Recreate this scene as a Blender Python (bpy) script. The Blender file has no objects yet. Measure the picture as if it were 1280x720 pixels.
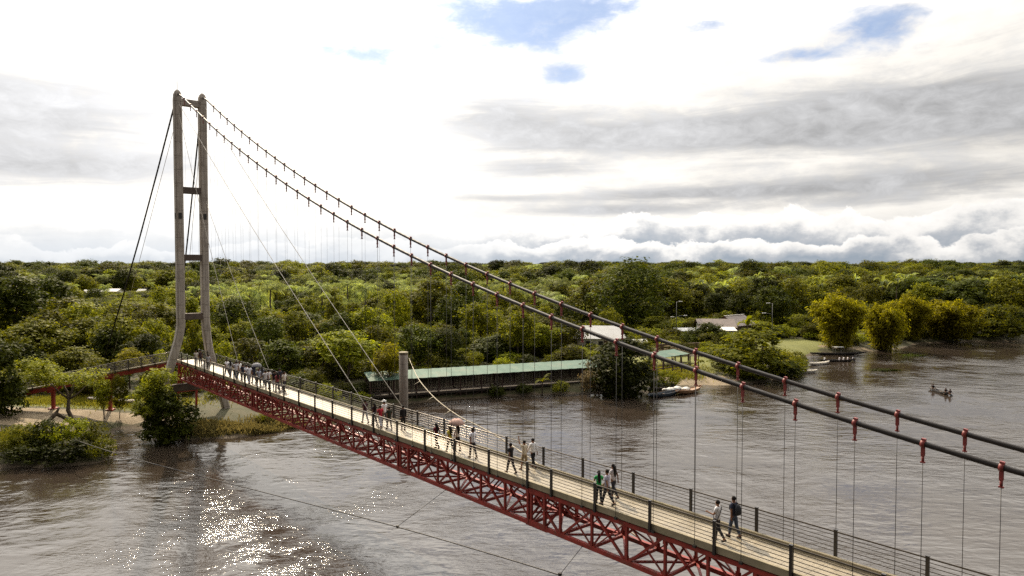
import bpy, bmesh, math, random
import numpy as np
from mathutils import Vector, Matrix

random.seed(7)
S = bpy.context.scene
COL = S.collection
R = math.radians

# ------------------------------------------------------------------ camera
FPX = 880.0
PITCH = math.atan(29 / FPX)
HCAM = 18.0
cam_d = bpy.data.cameras.new('camera')
cam_d.sensor_width = 36.0
cam_d.lens = FPX / 1280 * 36
cam_d.clip_start = 0.5
cam_d.clip_end = 9000
cam = bpy.data.objects.new('camera', cam_d)
cam.location = (0, 0, HCAM)
cam.rotation_euler = (R(90) - PITCH, 0, 0)
COL.objects.link(cam)
S.camera = cam

# ------------------------------------------------------------------ view / render
S.view_settings.view_transform = 'Standard'
S.view_settings.look = 'None'
S.view_settings.gamma = 1
S.view_settings.use_curve_mapping = False
S.view_settings.exposure = 0.3
S.render.engine = 'CYCLES'
S.cycles.use_denoising = False
S.cycles.max_bounces = 6
S.cycles.diffuse_bounces = 3
S.cycles.glossy_bounces = 3
S.cycles.transmission_bounces = 4
S.cycles.transparent_max_bounces = 6
S.cycles.volume_bounces = 0
S.cycles.sample_clamp_indirect = 6
S.cycles.caustics_reflective = False
S.cycles.caustics_refractive = False

# ------------------------------------------------------------------ sun + sky
SUN_AZ = R(-22)          # measured from the view direction (+Y), negative to the left
SUN_EL = R(38)
sun_d = bpy.data.lights.new('sun', 'SUN')
sun_d.energy = 5.0
sun_d.angle = R(0.53)
sun_d.color = (1.0, 0.84, 0.62)
sun = bpy.data.objects.new('sun', sun_d)
sdir = Vector((math.sin(SUN_AZ) * math.cos(SUN_EL), math.cos(SUN_AZ) * math.cos(SUN_EL), math.sin(SUN_EL)))
sun.rotation_euler = sdir.to_track_quat('Z', 'Y').to_euler()
sun.location = (0, 0, 60)
COL.objects.link(sun)

W = bpy.data.worlds.new('World')
S.world = W
W.use_nodes = True
NT = W.node_tree
NT.nodes.clear()


class G:
    """tiny helper to write node maths"""
    def __init__(s, nt): s.nt = nt
    def new(s, t, **k):
        n = s.nt.nodes.new(t)
        for a, b in k.items(): setattr(n, a, b)
        return n
    def put(s, sock, v):
        if hasattr(v, 'is_output') or isinstance(v, bpy.types.NodeSocket): s.nt.links.new(v, sock)
        else: sock.default_value = v
    def m(s, op, a, b=0.0, c=None, clamp=False):
        n = s.new('ShaderNodeMath', operation=op, use_clamp=clamp)
        s.put(n.inputs[0], a); s.put(n.inputs[1], b)
        if c is not None: s.put(n.inputs[2], c)
        return n.outputs[0]
    def sstep(s, x, lo, hi):
        n = s.new('ShaderNodeMapRange', interpolation_type='SMOOTHSTEP')
        s.put(n.inputs[0], x); n.inputs[1].default_value = lo; n.inputs[2].default_value = hi
        n.inputs[3].default_value = 0; n.inputs[4].default_value = 1
        return n.outputs[0]
    def vec(s, x, y, z):
        n = s.new('ShaderNodeCombineXYZ')
        for i, v in enumerate((x, y, z)): s.put(n.inputs[i], v)
        return n.outputs[0]
    def noise(s, v, scale, detail=4, rough=.55, dist=0.0, out=0):
        n = s.new('ShaderNodeTexNoise')
        s.put(n.inputs['Vector'], v)
        n.inputs['Scale'].default_value = scale; n.inputs['Detail'].default_value = detail
        n.inputs['Roughness'].default_value = rough; n.inputs['Distortion'].default_value = dist
        return n.outputs[out]
    def mix(s, f, a, b, mode='MIX'):
        n = s.new('ShaderNodeMix', data_type='RGBA', blend_type=mode)
        s.put(n.inputs[0], f); s.put(n.inputs[6], a); s.put(n.inputs[7], b)
        return n.outputs[2]
    def ramp(s, f, stops):
        n = s.new('ShaderNodeValToRGB')
        s.put(n.inputs[0], f)
        el = n.color_ramp.elements
        while len(el) < len(stops): el.new(0.5)
        for e, (p, c) in zip(el, stops): e.position = p; e.color = (*c, 1)
        return n.outputs[0]


def build_sky():
    g = G(NT)
    out = g.new('ShaderNodeOutputWorld')
    bg = g.new('ShaderNodeBackground')
    bg.inputs[1].default_value = 0.1
    sky = g.new('ShaderNodeTexSky', sky_type='NISHITA', sun_disc=False)
    sky.sun_elevation = SUN_EL
    sky.sun_rotation = SUN_AZ
    sky.air_density = 1.0; sky.dust_density = 1.5; sky.ozone_density = 1.0
    tc = g.new('ShaderNodeTexCoord')
    sep = g.new('ShaderNodeSeparateXYZ')
    NT.links.new(tc.outputs['Generated'], sep.inputs[0])
    x, y, z = sep.outputs
    az = g.m('ARCTAN2', x, y)
    el = g.m('ARCSINE', g.m('MINIMUM', g.m('MAXIMUM', z, -1.0), 1.0))
    dome = g.m('ADD', g.m('MAXIMUM', z, 0.0), 0.12)
    pv = g.vec(g.m('DIVIDE', x, dome), g.m('DIVIDE', y, dome), 0.0)       # clouds as a flat layer overhead
    n1 = g.noise(pv, 1.1, 7, .6, .3)
    n2 = g.noise(pv, 3.4, 6, .62, .2)
    ae = g.vec(az, g.m('MULTIPLY', el, 2.6), 0.3)
    n3 = g.noise(ae, 7.0, 7, .6, .35)
    n4 = g.noise(ae, 2.2, 4, .5, .2)

    def A(px): return math.atan((px - 640) / FPX)
    def E(py): return math.atan((331 - py) / FPX)

    def blob(px, py, rx, ry, amp=1.0):
        dx = g.m('MULTIPLY', g.m('SUBTRACT', az, A(px)), FPX / rx)
        dy = g.m('MULTIPLY', g.m('SUBTRACT', el, E(py)), FPX / ry)
        d = g.m('ADD', g.m('MULTIPLY', dx, dx), g.m('MULTIPLY', dy, dy))
        return g.m('MULTIPLY', g.m('POWER', 2.718, g.m('MULTIPLY', d, -0.7)), amp)

    def total(lst):
        r = blob(*lst[0])
        for b in lst[1:]: r = g.m('ADD', r, blob(*b))
        return r
    nz = g.m('ADD', g.m('MULTIPLY', g.m('SUBTRACT', n3, .5), 1.5), g.m('MULTIPLY', g.m('SUBTRACT', n2, .5), .9))
    fine = g.noise(g.vec(az, g.m('MULTIPLY', el, 2.0), 7.7), 24.0, 6, .65, .4)
    # blue gaps
    gaps = total([(668, 26, 125, 34, 1.35), (445, 78, 95, 18, .85), (1092, 66, 50, 21, 1.15), (705, 98, 30, 12, 1.0), (985, 92, 45, 9, .95), (420, 0, 80, 12, .7), (870, 45, 60, 8, .6),
                  (860, -260, 300, 120, .8), (200, -420, 300, 150, .7)])
    gap = g.sstep(g.m('ADD', gaps, g.m('ADD', nz, g.m('MULTIPLY', g.m('SUBTRACT', fine, .5), 1.2))), .30, 1.25)
    # grey cloud undersides
    wy = g.m('ADD', el, g.m('MULTIPLY', g.m('SUBTRACT', n4, .5), .08))
    st = g.noise(g.vec(g.m('MULTIPLY', az, .5), g.m('MULTIPLY', wy, 4.6), 2.1), 7.0, 8, .64, .6)
    dark = total([(615, 142, 62, 17, 1.15), (690, 168, 95, 26, 1.1), (840, 174, 130, 17, 1.15), (990, 170, 130, 24, 1.0), (1150, 156, 130, 28, .8), (1290, 170, 110, 26, .8), (670, 210, 75, 8, .85),
                  (840, 246, 150, 6, 1.0), (1090, 240, 200, 11, 1.15), (760, 264, 90, 7, .8), (1000, 262, 260, 8, .8), (620, 248, 55, 4, .7), (960, 205, 380, 60, .22), 
                  (40, 172, 110, 24, .85), (60, 226, 150, 15, 1.15), (-40, 205, 120, 46, .5), (1210, 95, 80, 40, .12), (425, 185, 40, 5, .7), (1500, 190, 260, 50, .6), (-250, 180, 260, 80, .7)])
    nd = g.m('ADD', g.m('MULTIPLY', g.m('SUBTRACT', st, .5), 2.0), g.m('ADD', g.m('MULTIPLY', g.m('SUBTRACT', fine, .5), 1.5), g.m('MULTIPLY', g.m('SUBTRACT', n3, .5), 2.1)))
    drk = g.sstep(g.m('ADD', dark, nd), .12, 1.5)
    # glow towards the sun, which sits behind thin cloud above the frame
    dot = g.new('ShaderNodeVectorMath', operation='DOT_PRODUCT')
    NT.links.new(tc.outputs['Generated'], dot.inputs[0]); dot.inputs[1].default_value = sdir
    ang = g.m('ARCCOSINE', g.m('MINIMUM', dot.outputs['Value'], 1.0))
    glow = g.m('POWER', 2.718, g.m('MULTIPLY', g.m('MULTIPLY', ang, ang), -2.6))
    front = g.sstep(y, -.5, .75)                       # cloud between us and the sun is far brighter than cloud behind us
    high = g.sstep(el, .27, .55)
    wl = g.m('ADD', g.m('ADD', .22, g.m('MULTIPLY', front, .58)), g.m('ADD', g.m('MULTIPLY', glow, .72), g.m('MULTIPLY', g.m('MULTIPLY', front, high), 2.2)))
    tex = g.m('ADD', .62, g.m('ADD', g.m('MULTIPLY', n1, .42), g.m('MULTIPLY', fine, .30)))
    white_v = g.m('MULTIPLY', wl, tex)
    white = g.mix(1.0, (1.0, .958, .89, 1), g.vec(white_v, white_v, white_v), 'MULTIPLY')
    gv = g.m('ADD', .37, g.m('ADD', g.m('MULTIPLY', glow, .60), g.m('ADD', g.m('MULTIPLY', g.m('SUBTRACT', fine, .5), .45), g.m('MULTIPLY', g.m('SUBTRACT', n3, .5), .5))))
    grey = g.mix(1.0, (.975, .98, 1.0, 1), g.vec(gv, gv, gv), 'MULTIPLY')
    blue = g.mix(g.m('ADD', .05, g.m('MULTIPLY', fine, .45)), g.mix(1.0, sky.outputs[0], (.046, .058, .080, 1), 'MULTIPLY'), (.78, .87, .97, 1))
    c = g.mix(gap, white, blue)
    c = g.mix(g.m('MULTIPLY', drk, .94), c, grey)
    # air near the horizon
    low = g.sstep(el, .085, .0)
    hz = g.m('ADD', .38, g.m('MULTIPLY', glow, .9))
    c = g.mix(g.m('MULTIPLY', low, .80), c, g.mix(1.0, (.90, .97, 1.06, 1), g.vec(hz, hz, hz), 'MULTIPLY'))
    # rows of cumulus low over the forest
    for (base, amp, sc, seed, band, wgt) in ((.066, .060, 3.2, 1.7, .050, .95), (.034, .055, 5.0, 5.1, .034, .92)):
        lo = g.noise(g.vec(az, seed, 0.0), sc, 3, .55)
        hi = g.noise(g.vec(az, g.m('MULTIPLY', el, 1.3), seed), 13.0, 6, .58, .3)
        h = g.m('ADD', base - amp * .5 - .0375, g.m('ADD', g.m('MULTIPLY', lo, amp), g.m('MULTIPLY', hi, .075)))
        dep = g.m('SUBTRACT', h, el)
        inside = g.sstep(dep, -.0004, .0030)
        hi2 = g.noise(g.vec(az, g.m('MULTIPLY', el, 1.5), seed + 3), 15.0, 7, .62)
        t = g.m('ADD', g.m('DIVIDE', dep, band), g.m('MULTIPLY', g.m('SUBTRACT', hi2, .5), 1.5), clamp=True)
        cu = g.ramp(t, [(0.0, (1.0, .97, .93)), (.30, (.86, .84, .81)), (.62, (.48, .50, .53)), (1.0, (.31, .36, .42))])
        gl = g.m('ADD', .82, g.m('MULTIPLY', glow, 1.1))
        cu = g.mix(1.0, cu, g.vec(gl, gl, gl), 'MULTIPLY')
        side = g.m('MULTIPLY', g.m('ADD', .25, g.m('MULTIPLY', g.sstep(az, -.12, .12), .75)), wgt)
        fade = g.m('SUBTRACT', 1.0, g.sstep(dep, band * .9, band * 1.6))       # the base of each row dissolves into the air below
        c = g.mix(g.m('MULTIPLY', g.m('MULTIPLY', inside, side), fade), c, cu)
    c10 = g.mix(1.0, c, (10, 10, 10, 1), 'MULTIPLY')
    NT.links.new(c10, bg.inputs[0])
    NT.links.new(bg.outputs[0], out.inputs[0])


build_sky()
W.cycles.sampling_method = 'MANUAL'
W.cycles.sample_map_resolution = 1024

# ------------------------------------------------------------------ helpers: objects
LABELS = {}


def tag(o, label=None, cat=None, group=None, kind=None):
    if label: o['label'] = label
    if cat: o['category'] = cat
    if group: o['group'] = group
    if kind: o['kind'] = kind
    return o


def empty(name, loc=(0, 0, 0), rz=0.0, label=None, cat=None, group=None, scale=None):
    o = bpy.data.objects.new(name, None)
    o.empty_display_size = 0.3
    o.location = loc
    o.rotation_euler = (0, 0, rz)
    if scale is not None: o.scale = scale
    COL.objects.link(o)
    return tag(o, label, cat, group)


def link(name, me, parent=None, loc=None):
    o = bpy.data.objects.new(name, me)
    COL.objects.link(o)
    if parent is not None: o.parent = parent
    if loc is not None: o.location = loc
    return o


def np_mesh(name, V, F, mats=(), midx=None, smooth=False):
    """V (n,3); F (m,k) array of equal-sized faces or list of such arrays"""
    Fs = F if isinstance(F, list) else [F]
    Fs = [np.asarray(f, dtype=np.int32) for f in Fs if len(f)]
    me = bpy.data.meshes.new(name)
    me.vertices.add(len(V))
    me.vertices.foreach_set('co', np.asarray(V, dtype=np.float32).ravel())
    nl = sum(f.size for f in Fs); nf = sum(len(f) for f in Fs)
    me.loops.add(nl); me.polygons.add(nf)
    me.loops.foreach_set('vertex_index', np.concatenate([f.ravel() for f in Fs]))
    tot = np.concatenate([np.full(len(f), f.shape[1], np.int32) for f in Fs])
    st = np.concatenate([[0], np.cumsum(tot)[:-1]]).astype(np.int32)
    me.polygons.foreach_set('loop_start', st)
    me.polygons.foreach_set('loop_total', tot)
    if midx is not None: me.polygons.foreach_set('material_index', np.asarray(midx, np.int32))
    if smooth: me.polygons.foreach_set('use_smooth', np.ones(nf, bool))
    for m in mats: me.materials.append(m)
    me.update(calc_edges=True)
    me.validate()
    return me


class MB:
    """collects simple shapes, then builds ONE mesh object"""
    def __init__(s): s.v = []; s.f = []; s.sm = []
    def add(s, vs, fs, smooth=False):
        b = len(s.v)
        s.v.extend([tuple(v) for v in vs])
        for f in fs: s.f.append(tuple(i + b for i in f)); s.sm.append(smooth)
        return s
    def box(s, x0, x1, y0, y1, z0, z1, M=None):
        vs = [Vector(p) for p in ((x0, y0, z0), (x1, y0, z0), (x1, y1, z0), (x0, y1, z0), (x0, y0, z1), (x1, y0, z1), (x1, y1, z1), (x0, y1, z1))]
        if M is not None: vs = [M @ v for v in vs]
        return s.add(vs, [(0, 3, 2, 1), (4, 5, 6, 7), (0, 1, 5, 4), (1, 2, 6, 5), (2, 3, 7, 6), (3, 0, 4, 7)])
    def bar(s, p0, p1, w, h=None, up=(0, 0, 1)):
        h = h or w
        p0, p1 = Vector(p0), Vector(p1)
        d = (p1 - p0).normalized(); up = Vector(up)
        if abs(d.dot(up)) > .98: up = Vector((1, 0, 0))
        a = d.cross(up).normalized() * (w / 2); b = a.cross(d).normalized() * (h / 2)
        vs = [p0 - a - b, p0 + a - b, p0 + a + b, p0 - a + b, p1 - a - b, p1 + a - b, p1 + a + b, p1 - a + b]
        return s.add(vs, [(0, 3, 2, 1), (4, 5, 6, 7), (0, 1, 5, 4), (1, 2, 6, 5), (2, 3, 7, 6), (3, 0, 4, 7)])
    def tube(s, pts, rad, n=8, cap=True):
        pts = [Vector(p) for p in pts]
        if not hasattr(rad, '__len__'): rad = [rad] * len(pts)
        rings = []; prev = None
        for i, p in enumerate(pts):
            d = (pts[min(i + 1, len(pts) - 1)] - pts[max(i - 1, 0)]).normalized()
            if prev is None:
                a = d.orthogonal().normalized()
            else:
                a = (prev - d * prev.dot(d)).normalized()
            prev = a; b = d.cross(a)
            rings.append([p + (a * math.cos(2 * math.pi * k / n) + b * math.sin(2 * math.pi * k / n)) * rad[i] for k in range(n)])
        vs = [v for r in rings for v in r]
        fs = [(i * n + k, i * n + (k + 1) % n, (i + 1) * n + (k + 1) % n, (i + 1) * n + k) for i in range(len(pts) - 1) for k in range(n)]
        if cap: fs += [tuple(range(n))[::-1], tuple((len(pts) - 1) * n + k for k in range(n))]
        return s.add(vs, fs, True)
    def loft(s, rings, cap=True, closed=True, smooth=False):
        n = len(rings[0])
        vs = [v for r in rings for v in r]
        kk = n if closed else n - 1
        fs = [(i * n + k, i * n + (k + 1) % n, (i + 1) * n + (k + 1) % n, (i + 1) * n + k) for i in range(len(rings) - 1) for k in range(kk)]
        if cap: fs += [tuple(range(n))[::-1], tuple((len(rings) - 1) * n + k for k in range(n))]
        return s.add(vs, fs, smooth)
    def ball(s, c, r, nu=12, nv=8, M=None):
        r = r if hasattr(r, '__len__') else (r, r, r)
        vs = [(0, 0, 1)] + [(math.sin(math.pi * j / nv) * math.cos(2 * math.pi * i / nu), math.sin(math.pi * j / nv) * math.sin(2 * math.pi * i / nu), math.cos(math.pi * j / nv))
                            for j in range(1, nv) for i in range(nu)] + [(0, 0, -1)]
        fs = [(0, 1 + i, 1 + (i + 1) % nu) for i in range(nu)]
        fs += [(1 + j * nu + i, 1 + (j + 1) * nu + i, 1 + (j + 1) * nu + (i + 1) % nu, 1 + j * nu + (i + 1) % nu) for j in range(nv - 2) for i in range(nu)]
        L = len(vs) - 1
        fs += [(L, 1 + (nv - 2) * nu + (i + 1) % nu, 1 + (nv - 2) * nu + i) for i in range(nu)]
        vs = [Vector((v[0] * r[0], v[1] * r[1], v[2] * r[2])) for v in vs]
        if M is not None: vs = [M @ v for v in vs]
        return s.add([v + Vector(c) for v in vs], fs, True)
    def mesh(s, name, *mats):
        me = bpy.data.meshes.new(name)
        me.from_pydata(s.v, [], s.f)
        me.polygons.foreach_set('use_smooth', s.sm)
        for m in mats: me.materials.append(m)
        me.update()
        return me
    def build(s, name, mat, parent=None, loc=None):
        return link(name, s.mesh(name, mat), parent, loc)


# ------------------------------------------------------------------ helpers: materials
def principled(name):
    m = bpy.data.materials.new(name)
    m.use_nodes = True
    nt = m.node_tree
    nt.nodes.clear()
    g = G(nt)
    o = g.new('ShaderNodeOutputMaterial')
    p = g.new('ShaderNodeBsdfPrincipled')
    nt.links.new(p.outputs[0], o.inputs[0])
    return m, g, p, o


def mat(name, col, rough=.7, var=.25, scale=3.0, metal=0.0, spec=.5, bump=0.0, dirt=None, dscale=.6):
    m, g, p, o = principled(name)
    tc = g.new('ShaderNodeTexCoord')
    v = tc.outputs['Object']
    n = g.noise(v, scale, 5, .6)
    c0 = tuple(max(0, c * (1 - var)) for c in col); c1 = tuple(min(1, c * (1 + var)) for c in col)
    c = g.ramp(n, [(.3, c0), (.7, c1)])
    if dirt:
        n2 = g.noise(v, dscale, 6, .65, .4)
        c = g.mix(g.m('MULTIPLY', g.sstep(n2, .48, .68), .8), c, (*dirt, 1))
    g.put(p.inputs['Base Color'], c)
    p.inputs['Roughness'].default_value = rough
    p.inputs['Metallic'].default_value = metal
    p.inputs['Specular IOR Level'].default_value = spec
    if bump:
        b = g.new('ShaderNodeBump'); b.inputs['Strength'].default_value = bump; b.inputs['Distance'].default_value = .05
        g.put(b.inputs['Height'], g.noise(v, scale * 3, 5, .6)); g.put(p.inputs['Normal'], b.outputs[0])
    return m


def leaf_mat(name, lo, hi, trans=.38, tint=(1.5, 1.42, .5), ov=1.0):
    """leaves: colour varies per leaf and per plant, and light passes through them"""
    m, g, p, o = principled(name)
    geo = g.new('ShaderNodeNewGeometry')
    rnd = g.m('ADD', .5, g.m('MULTIPLY', g.m('SUBTRACT', g.new('ShaderNodeObjectInfo').outputs['Random'], .5), ov))
    f = g.m('ADD', g.m('MULTIPLY', geo.outputs['Random Per Island'], .62), g.m('MULTIPLY', rnd, .38))
    c = g.ramp(f, [(.05, lo), (.55, tuple((a + b) / 2 for a, b in zip(lo, hi))), (.95, hi)])
    hs = g.new('ShaderNodeHueSaturation')
    g.put(hs.inputs['Hue'], g.m('ADD', .490, g.m('MULTIPLY', rnd, .028)))
    g.put(hs.inputs['Value'], g.m('ADD', .62, g.m('MULTIPLY', rnd, .68)))
    g.put(hs.inputs['Color'], c)
    c = hs.outputs[0]
    g.put(p.inputs['Base Color'], c)
    p.inputs['Roughness'].default_value = .6
    p.inputs['Specular IOR Level'].default_value = .04
    t = g.new('ShaderNodeBsdfTranslucent')
    g.put(t.inputs[0], g.mix(1.0, c, (*tint, 1), 'MULTIPLY'))
    mx = g.new('ShaderNodeMixShader'); mx.inputs[0].default_value = trans
    g.nt.links.new(p.outputs[0], mx.inputs[1]); g.nt.links.new(t.outputs[0], mx.inputs[2])
    g.nt.links.new(mx.outputs[0], o.inputs[0])
    return m


M = {}
M['leaf_mid'] = leaf_mat('olive leaves', (.038, .046, .005), (.225, .215, .020))
M['leaf_dark'] = leaf_mat('dark leaves', (.018, .027, .003), (.09, .10, .012), .3)
M['leaf_yellow'] = leaf_mat('yellow green leaves', (.13, .118, .006), (.31, .265, .018), .5, (1.3, 1.3, .5), .25)
M['leaf_bright'] = leaf_mat('bright leaves', (.075, .092, .006), (.28, .28, .022), .45)
M['leaf_palm'] = leaf_mat('palm fronds', (.09, .11, .03), (.36, .39, .17), .4)
M['leaf_dry'] = leaf_mat('dry leaves', (.13, .10, .05), (.28, .22, .12), .3, (1.1, 1, .8))
M['grass'] = leaf_mat('grass blades', (.10, .10, .018), (.21, .19, .05), .45)
M['reed'] = leaf_mat('tall dry grass', (.10, .085, .03), (.24, .19, .08), .35, (1.2, 1.1, .8))
M['bark'] = mat('bark', (.085, .062, .042), .9, .4, 6, bump=.5)
M['steel_red'] = mat('red painted steel', (.27, .036, .027), .55, .3, 2.0, spec=.35, dirt=(.15, .050, .034), dscale=1.6)
M['umber'] = mat('stained dark concrete', (.10, .075, .062), .85, .3, 2)  # dark brown concrete for the cross beams below the top one
M['rail'] = mat('dark railing paint', (.022, .018, .016), .38, .3, 4, spec=.5)
M['rail_bar'] = mat('dark rail rods', (.13, .11, .09), .28, .2, 3, spec=.6, metal=.8)
M['cable'] = mat('black cable strands', (.017, .013, .012), .5, .3, 8, spec=.3)
M['wire'] = mat('hanger rod', (.03, .026, .024), .45, .2, 3, spec=.5)
M['stay'] = mat('galvanised stay', (.42, .38, .32), .5, .15, 4)
M['clamp_red'] = mat('red clamp', (.20, .030, .026), .55, .25, 8)
M['deck'] = mat('concrete deck', (.35, .30, .215), .5, .16, .8, bump=.15, dirt=(.22, .185, .135), dscale=.5)
M['kerb'] = mat('concrete kerb', (.26, .22, .145), .85, .22, 1.4, bump=.2, dirt=(.17, .15, .08), dscale=.7)
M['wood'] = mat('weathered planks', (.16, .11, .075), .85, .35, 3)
M['wood_red'] = mat('red brown timber', (.065, .036, .028), .8, .3, 3)
M['roof_green'] = mat('green sheet roof', (.085, .15, .115), .7, .2, .5, spec=.2, dirt=(.14, .16, .12), dscale=.5)
M['roof_grey'] = mat('grey sheet roof', (.47, .47, .46), .5, .12, .6, dirt=(.36, .34, .31), dscale=.3)
M['roof_brown'] = mat('rusty sheet roof', (.16, .12, .10), .6, .3, .8)
M['white_wall'] = mat('white wall', (.72, .70, .66), .8, .08, .6, dirt=(.55, .52, .46), dscale=.4)
M['wood_dark'] = mat('planks darkened as shade', (.045, .034, .026), .9, .4, 2)  # planks coloured dark to stand for shade under the walkway roof
M['dark'] = mat('dark opening', (.02, .018, .016), .6, .2, 2)
M['pole_grey'] = mat('grey pole', (.16, .16, .155), .5, .15, 3)
M['lamp_white'] = mat('lamp housing', (.7, .7, .68), .4, .1, 3)
M['rope'] = mat('pale rope', (.40, .35, .26), .8, .15, 10)
M['hull_dark'] = mat('dark hull', (.035, .03, .028), .55, .3, 2)
M['hull_blue'] = mat('navy hull', (.03, .045, .065), .45, .3, 2)
M['hull_white'] = mat('white hull', (.75, .72, .66), .5, .1, 2)
M['hull_orange'] = mat('orange bow', (.27, .15, .075), .5, .25, 2)
M['tarp'] = mat('white tarpaulin', (.58, .57, .54), .6, .12, 3)


def concrete_tower_mat():
    m, g, p, o = principled('tower concrete')
    tc = g.new('ShaderNodeTexCoord'); v = tc.outputs['Object']
    sep = g.new('ShaderNodeSeparateXYZ'); g.nt.links.new(v, sep.inputs[0])
    st = g.noise(g.vec(g.m('MULTIPLY', sep.outputs[0], 5.0), g.m('MULTIPLY', sep.outputs[1], 5.0), g.m('MULTIPLY', sep.outputs[2], .35)), 1.0, 5, .6)
    c = g.ramp(st, [(.3, (.26, .22, .19)), (.55, (.41, .365, .32)), (.75, (.52, .47, .42))])
    lift = g.m('FRACT', g.m('DIVIDE', sep.outputs[2], 1.5))               # pour joints
    j = g.sstep(g.m('ABSOLUTE', g.m('SUBTRACT', lift, .5)), .465, .49)
    c = g.mix(g.m('MULTIPLY', j, .45), c, (.13, .105, .085, 1))
    n2 = g.noise(v, .9, 5, .6)
    c = g.mix(g.m('MULTIPLY', g.sstep(n2, .5, .7), .5), c, (.17, .14, .115, 1))
    g.put(p.inputs['Base Color'], c)
    p.inputs['Roughness'].default_value = .85
    b = g.new('ShaderNodeBump'); b.inputs['Strength'].default_value = .4; b.inputs['Distance'].default_value = .04
    g.put(b.inputs['Height'], g.m('SUBTRACT', st, j)); g.put(p.inputs['Normal'], b.outputs[0])
    return m




def deck_mat():
    """sunned concrete boards with joints, worn tracks and stains"""
    m, g, p, o = principled('deck boards')
    tc = g.new('ShaderNodeTexCoord'); v = tc.outputs['Object']
    sep = g.new('ShaderNodeSeparateXYZ'); g.nt.links.new(v, sep.inputs[0])
    n = g.noise(v, 1.1, 6, .65); n2 = g.noise(v, .45, 5, .65, .4); nf = g.noise(v, 9.0, 4, .7)
    c = g.ramp(n, [(.3, (.20, .165, .11)), (.55, (.275, .23, .155)), (.75, (.33, .28, .20))])
    bd = g.m('DIVIDE', sep.outputs[0], .4)
    wn = g.new('ShaderNodeTexWhiteNoise', noise_dimensions='1D'); g.put(wn.inputs['W'], g.m('FLOOR', bd))
    c = g.mix(g.m('MULTIPLY', wn.outputs['Value'], .35), c, (.18, .15, .105, 1))
    j = g.sstep(g.m('ABSOLUTE', g.m('SUBTRACT', g.m('FRACT', bd), .5)), .455, .485)
    c = g.mix(g.m('MULTIPLY', j, .6), c, (.10, .08, .06, 1))
    edge = g.sstep(g.m('ABSOLUTE', g.m('SUBTRACT', sep.outputs[1], 1.25)), .75, 1.12)
    c = g.mix(g.m('MULTIPLY', g.m('MULTIPLY', edge, nf), .8), c, (.15, .125, .085, 1))
    c = g.mix(g.m('MULTIPLY', g.sstep(n2, .52, .66), .6), c, (.19, .16, .12, 1))
    g.put(p.inputs['Base Color'], c); p.inputs['Roughness'].default_value = .45
    b = g.new('ShaderNodeBump'); b.inputs['Strength'].default_value = .35; b.inputs['Distance'].default_value = .01
    g.put(b.inputs['Height'], g.m('SUBTRACT', nf, j)); g.put(p.inputs['Normal'], b.outputs[0])
    return m


M['tower'] = concrete_tower_mat()
M['deck'] = deck_mat()

# ------------------------------------------------------------------ geometry of the view (photo pixels -> world metres)
CT, ST = math.cos(PITCH), math.sin(PITCH)


def ray(px, py):
    u = (px - 640) / FPX; v = (360 - py) / FPX
    return np.array([u, CT + v * ST, -ST + v * CT])


def on_z(px, py, z):
    d = ray(px, py)
    return np.array([0, 0, HCAM]) + d * ((z - HCAM) / d[2])


def at_y(px, py, Y):
    d = ray(px, py)
    return np.array([0, 0, HCAM]) + d * (Y / d[1])


# ------------------------------------------------------------------ terrain
SHORE = np.array([(-1500, -60), (-420, 20), (-160, 48), (-90, 58), (-60, 62.5), (-45.4, 61.8), (-41.1, 61.8), (-37.2, 63.5), (-38.4, 68), (-41.5, 72), (-43.4, 76.6), (-39.5, 77.2),
                  (-36.8, 73.0), (-33.6, 71.5), (-28.6, 73.2), (-25.2, 75.6), (-21, 82), (-16.1, 89.5), (-8.4, 93.5), (0, 96.2), (6.6, 97.5), (11.2, 98.0), (16.5, 97.6), (20, 99.5), (25, 103.8),
                  (29, 105.2), (32, 104.6), (39.2, 108), (46, 115), (51.5, 126), (57, 137), (62, 142.5), (71.4, 144), (83.3, 150.5), (92.8, 160.5), (108.8, 165.5), (118.8, 164.5), (150, 172),
                  (230, 196), (420, 230), (900, 300), (2600, 420)], float)
LANDPOLY = np.vstack([SHORE, [(4200, 500), (4200, 4500), (-4200, 4500), (-4200, -60)]])


def seg_dist(P, L):
    best = np.full(len(P), 1e9)
    for a, b in zip(L[:-1], L[1:]):
        ab = b - a
        t = np.clip(((P - a) @ ab) / (ab @ ab), 0, 1)
        q = a + t[:, None] * ab
        best = np.minimum(best, np.hypot(P[:, 0] - q[:, 0], P[:, 1] - q[:, 1]))
    return best


def inside_poly(P, poly):
    x, y = P[:, 0], P[:, 1]
    r = np.zeros(len(P), bool)
    n = len(poly)
    for i in range(n):
        x0, y0 = poly[i]; x1, y1 = poly[(i + 1) % n]
        if y0 == y1: continue
        c = ((y0 > y) != (y1 > y)) & (x < (x1 - x0) * (y - y0) / (y1 - y0) + x0)
        r ^= c
    return r


def shore_sd(P):
    P = np.atleast_2d(np.asarray(P, float))
    return seg_dist(P, SHORE) * np.where(inside_poly(P, LANDPOLY), 1, -1)


def wob(P, f, s):
    x, y = P[:, 0] * f, P[:, 1] * f
    return (np.sin(x * 1.3 + s) * np.cos(y * 1.1 - s * 2) + .6 * np.sin(x * 2.7 - y * 1.9 + s * 3) + .4 * np.cos(x * 4.9 + y * 4.1 + s)) / 2


def ground_h(P):
    P = np.atleast_2d(np.asarray(P, float))
    d = shore_sd(P) + wob(P, .5, 1.0) * .55
    up = np.where(d < 0, np.maximum(d * .28, -2.5), .9 * (1 - np.exp(-d / 2.2)) + 1.7 * (1 - np.exp(-d / 26)))
    up = up + np.where(d > 1, wob(P, .12, 2.0) * .22, 0)
    return up


def gz(x, y): return float(ground_h([(x, y)])[0])


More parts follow.
